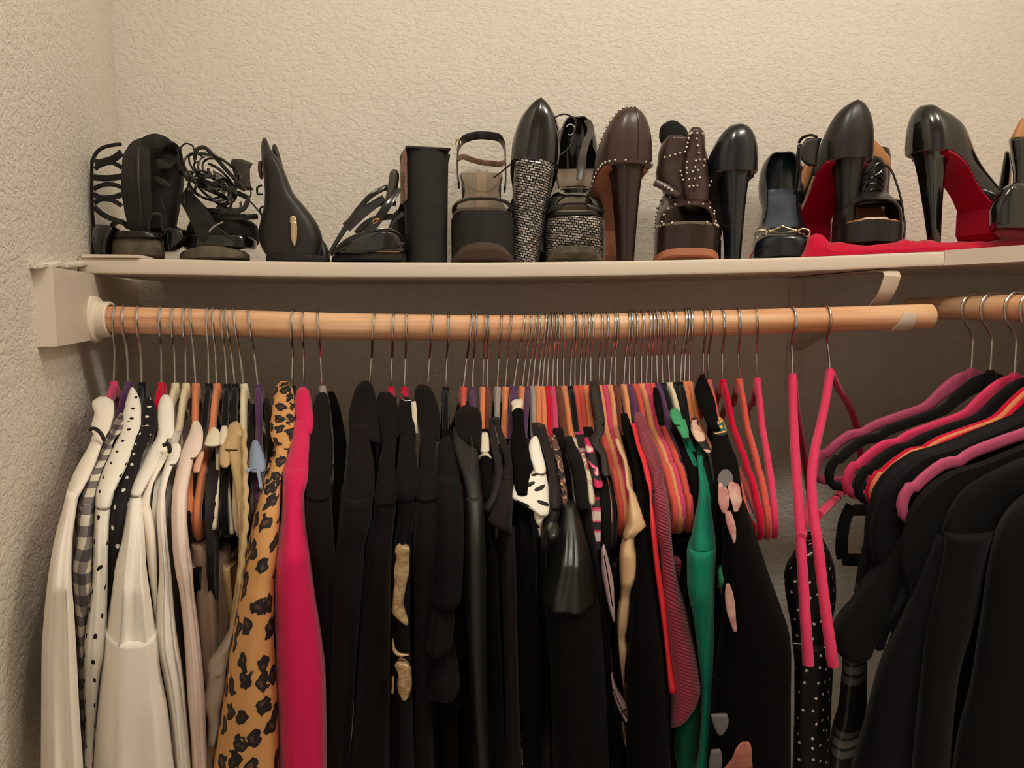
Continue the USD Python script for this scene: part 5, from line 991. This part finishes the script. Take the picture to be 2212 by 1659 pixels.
# D: navy pair
lD = Last(.205, .128, .012, .034, .040, .064, 'almond', .03)
t = pump('pump', 'navy-black leather pump from behind on a tall tapering heel', 'shoe', lD, shoe_at(1604, 1.078, .22), NVPAT, SHMAT, NVPAT, (.0225, .024, .0105, .011, .014))
lD2 = Last(.205, .122, .012, .035, .041, .062, 'round', .03, .70, .036)
mD = shoe_front(1690, 1682, lD2)
t = pump('loafer_pump', 'navy loafer pump facing the room, with a gold horsebit bar across its front', 'shoe', lD2, mD, NVPAT, SHMAT, NVPAT, (.026, .025, .0115, .012, .014), lining=mat('navy_insole', (66, 76, 90), .35))
hp = np.array([lD2.at(.80, 1, 1)[2]]); yb_, zb_ = lD2.L * .80, float(lD2.zs(.80) + lD2.ht(.80)) + .004
obj('horsebit', cat(sweep([[x, yb_ + .004 - abs(x) * .12, zb_ - abs(x) * .35] for x in np.linspace(-.022, .022, 15)], .0017, .0017, (0, 1, 0), 8),
    *[sweep([[sx * .029 + .0085 * math.cos(a), yb_ - .002, zb_ - .010 + .0065 * math.sin(a)] for a in np.linspace(0, 2 * PI, 18, endpoint=False)], .0017, .0017, (0, 1, 0), 8, closed=True) for sx in (1, -1)],
    ball((0, yb_ + .004, zb_), .0028), ball((-.018, yb_ + .002, zb_ - .006), .0026), ball((.018, yb_ + .002, zb_ - .006), .0026)), GOLD, t, 60)
obj('apron_seam', rod([lD2.at(tt, .62, 1) * [1, 1, 1] + [0, 0, .0008] for tt in np.linspace(.70, .9, 12)] + [lD2.at(tt, .62, -1) + [0, 0, .0008] for tt in np.linspace(.9, .70, 12)], .0009, 6), NVPAT, t)
# the red cloth below the last pairs
x0, x1 = U(1742, 545, 1.04)[0], XW - .03; NX, NY = 90, 26
X, Y = np.meshgrid(np.linspace(x0, x1, NX), np.linspace(1.041, 1.26, NY), indexing='ij')
q = np.stack([X * 26, Y * 34, X * 0], -1); nz = meshkit.fbm(q, 3, 5); nz2 = meshkit.noise(np.stack([X * 60 + Y * 30, Y * 70, X * 0], -1), 8)
zsh = np.array([shelf_z(x) for x in X[:, 0]])[:, None]
tx = (X - x0) / (x1 - x0); hgt = .008 + .011 * nz ** 1.5 + .006 * nz2 + .016 * np.exp(-((tx - .045) / .03) ** 2) + .014 * np.clip((tx - .62) / .2, 0, 1)
hgt *= np.clip(np.minimum(tx / .02, 1), .1, 1) * np.clip((Y - 1.036) / .015, .35, 1)
top_ = np.stack([X, Y + .004 * (nz - .5), zsh + hgt], -1); bot_ = np.stack([X, Y, zsh + .0006 + 0 * hgt], -1)
g = grid_faces(NX, NY, False); nn_ = NX * NY
bi = np.r_[np.arange(0, NY), np.arange(2 * NY - 1, nn_, NY), np.arange(nn_ - 2, nn_ - NY - 1, -1), np.arange(nn_ - 2 * NY, 0, -NY)]; bj = np.roll(bi, -1)
cl_ = obj('dust_bag', (np.vstack([top_.reshape(-1, 3), bot_.reshape(-1, 3)]), np.vstack([g[:, ::-1] * 1, g + nn_, np.stack([bi, bi + nn_, bj + nn_, bj], 1)])[:, ::-1]), fabric('red_flannel', (196, 8, 52), .9, .3), None, 60)
tag(cl_, 'crumpled crimson cloth bag spread on the shelf beneath the red-soled shoes', 'bag')
# E and F: the red-soled pairs
lE = Last(.205, .128, .02, .036, .041, .078, 'almond', .034, peak=.004)
t = pump('pump', 'black leather pump with a red sole from behind, on the crimson cloth', 'shoe', lE, shoe_at(1850, 1.085, .16, .014), SHLEA, REDSOLE, mat('black_heel', (16, 15, 14), .35), (.0235, .023, .0085, .009, .018), REDSOLE)
obj('quarter', W(loft('300 1742 1775;325 1728 1768;345 1730 1765;358 1745 1764', .006, 0, depth=1.11), np.linalg.inv(shoe_at(1850, 1.085, .16, .014))), SHLEA, t)
obj('sole_edge', rod([np.array([l_[0] - .001, l_[1], l_[2] - .003]) for l_ in [lE.at(tt, 0, -1) for tt in np.linspace(.28, .62, 14)]], .0022, 6), mat('pale_edge', (206, 170, 140), .5), t)
lE2 = Last(.205, .128, .03, .035, .045, .05, 'round', .035, .54, .055)
mE = shoe_front(1888, 1822, lE2, 1.065, .014)
t = thing('ankle_boot', 'black leather peep-toe lace-up ankle boot facing the room, on the crimson cloth', 'boot', SG)
obj('vamp', W(shell(lE2, .53, .93), mE), SHLEA, t, 60)
obj('sole', W(slab(lE2, .05, 1.0, lambda q: lE2.zs(q), lambda q: lE2.zs(q) - .004, 1.0), mE), SHMAT, t)
obj('platform', W(slab(lE2, .5, 1.0, lambda q: lE2.zs(q) - .001, lambda q: np.interp(q, [.5, .58, .9, 1], [.02, 0, 0, .006]), 1.03), mE), SHLEA, t)
obj('insole', W(slab(lE2, .03, .97, lambda q: lE2.zs(q) + .0025, lambda q: lE2.zs(q), .94), mE), TAN, t)
obj('insole_tip', W(slab(lE2, .82, .985, lambda q: lE2.zs(q) + .0045, lambda q: lE2.zs(q) + .002, .6), mE), mat('insole_pink', (232, 200, 186), .5), t)
obj('heel', W(heel_piece(lE2, .0235, .023, .0085, .009, .018), mE), made['black_heel'], t, 50)
obj('topline_trim', ribbon([(1836, 446, 1.12), (1860, 438, 1.10), (1900, 434, 1.095), (1940, 436, 1.10), (1943, 446, 1.105)], 5, .003), SHLEA, t)
obj('ankle_panel', loft('345 1862 1908;360 1856 1916;385 1850 1918;410 1846 1915;435 1842 1914;448 1846 1912', .03, .002, depth=1.15), SHLEA, t)
obj('quarter', loft('322 1868 1922;350 1862 1925;390 1852 1922;440 1842 1918;480 1838 1914', .022, .001, depth=1.215), SHLEA, t)
obj('lining', loft('303 1866 1888;315 1862 1902;330 1864 1914;345 1880 1924;360 1902 1924;367 1910 1922', .02, 0, depth=1.19), TAN, t)
obj('lining', loft('345 1742 1760;370 1732 1756;410 1722 1746;450 1716 1738;490 1716 1734', .02, 0, depth=1.20), TAN, t)
obj('quarter', loft('316 1722 1736;330 1720 1732;370 1718 1728;420 1714 1724;450 1712 1720', .025, 0, depth=1.205), SHLEA, t)
obj('strap', ribbon([(1726, 308, 1.2), (1736, 296, 1.19), (1752, 292, 1.18), (1764, 296, 1.17)], 3, .002), SHLEA, t)
for k in range(5):
    y_ = 372 + k * 13; obj('lace', cord([(1868 + k, y_ + 6, 1.115), (1888, y_ - 2, 1.108), (1908, y_ + 5, 1.115)], .0013, 14), PATENT, t)
obj('lace', cord([(1862, 432, 1.11), (1868, 400, 1.108), (1884, 368, 1.106), (1900, 352, 1.106), (1908, 358, 1.106), (1890, 380, 1.105)], .0017), PATENT, t)
obj('lace', cord([(1904, 356, 1.105), (1920, 362, 1.10), (1936, 395, 1.095), (1948, 440, 1.09), (1954, 490, 1.088), (1952, 520, 1.088)], .0015), PATENT, t)
lF = Last(.215, .132, .03, .036, .042, .066, 'almond', .045)
t = pump('pump', 'black patent pump with a crimson sole, turned side-on, right of the laced boot', 'shoe', lF, shoe_at(1962, 1.085, -1.42, .014), PATENT, REDSOLE, PATENT, (.0235, .024, .0075, .008, .036), REDSOLE)
t = thing('ankle_boot', 'black patent ankle boot with tan lining, cut off by the right edge', 'boot', SG)
obj('vamp', loft('400 2186 2215;415 2162 2235;440 2142 2250;465 2134 2260;485 2134 2262;500 2140 2262', .06, .003, depth=1.05), PATENT, t)
obj('shaft', loft('306 2178 2240;320 2180 2240;350 2184 2238;380 2188 2236;410 2186 2240;425 2178 2245', .035, .002, depth=1.09), PATENT, t)
obj('lining', loft('262 2204 2230;275 2196 2236;290 2188 2240;308 2180 2240', .03, 0, depth=1.10), TAN, t)
obj('quarter', loft('330 2170 2182;360 2164 2186;395 2158 2184;420 2150 2176', .02, 0, depth=1.13), PATENT, t)
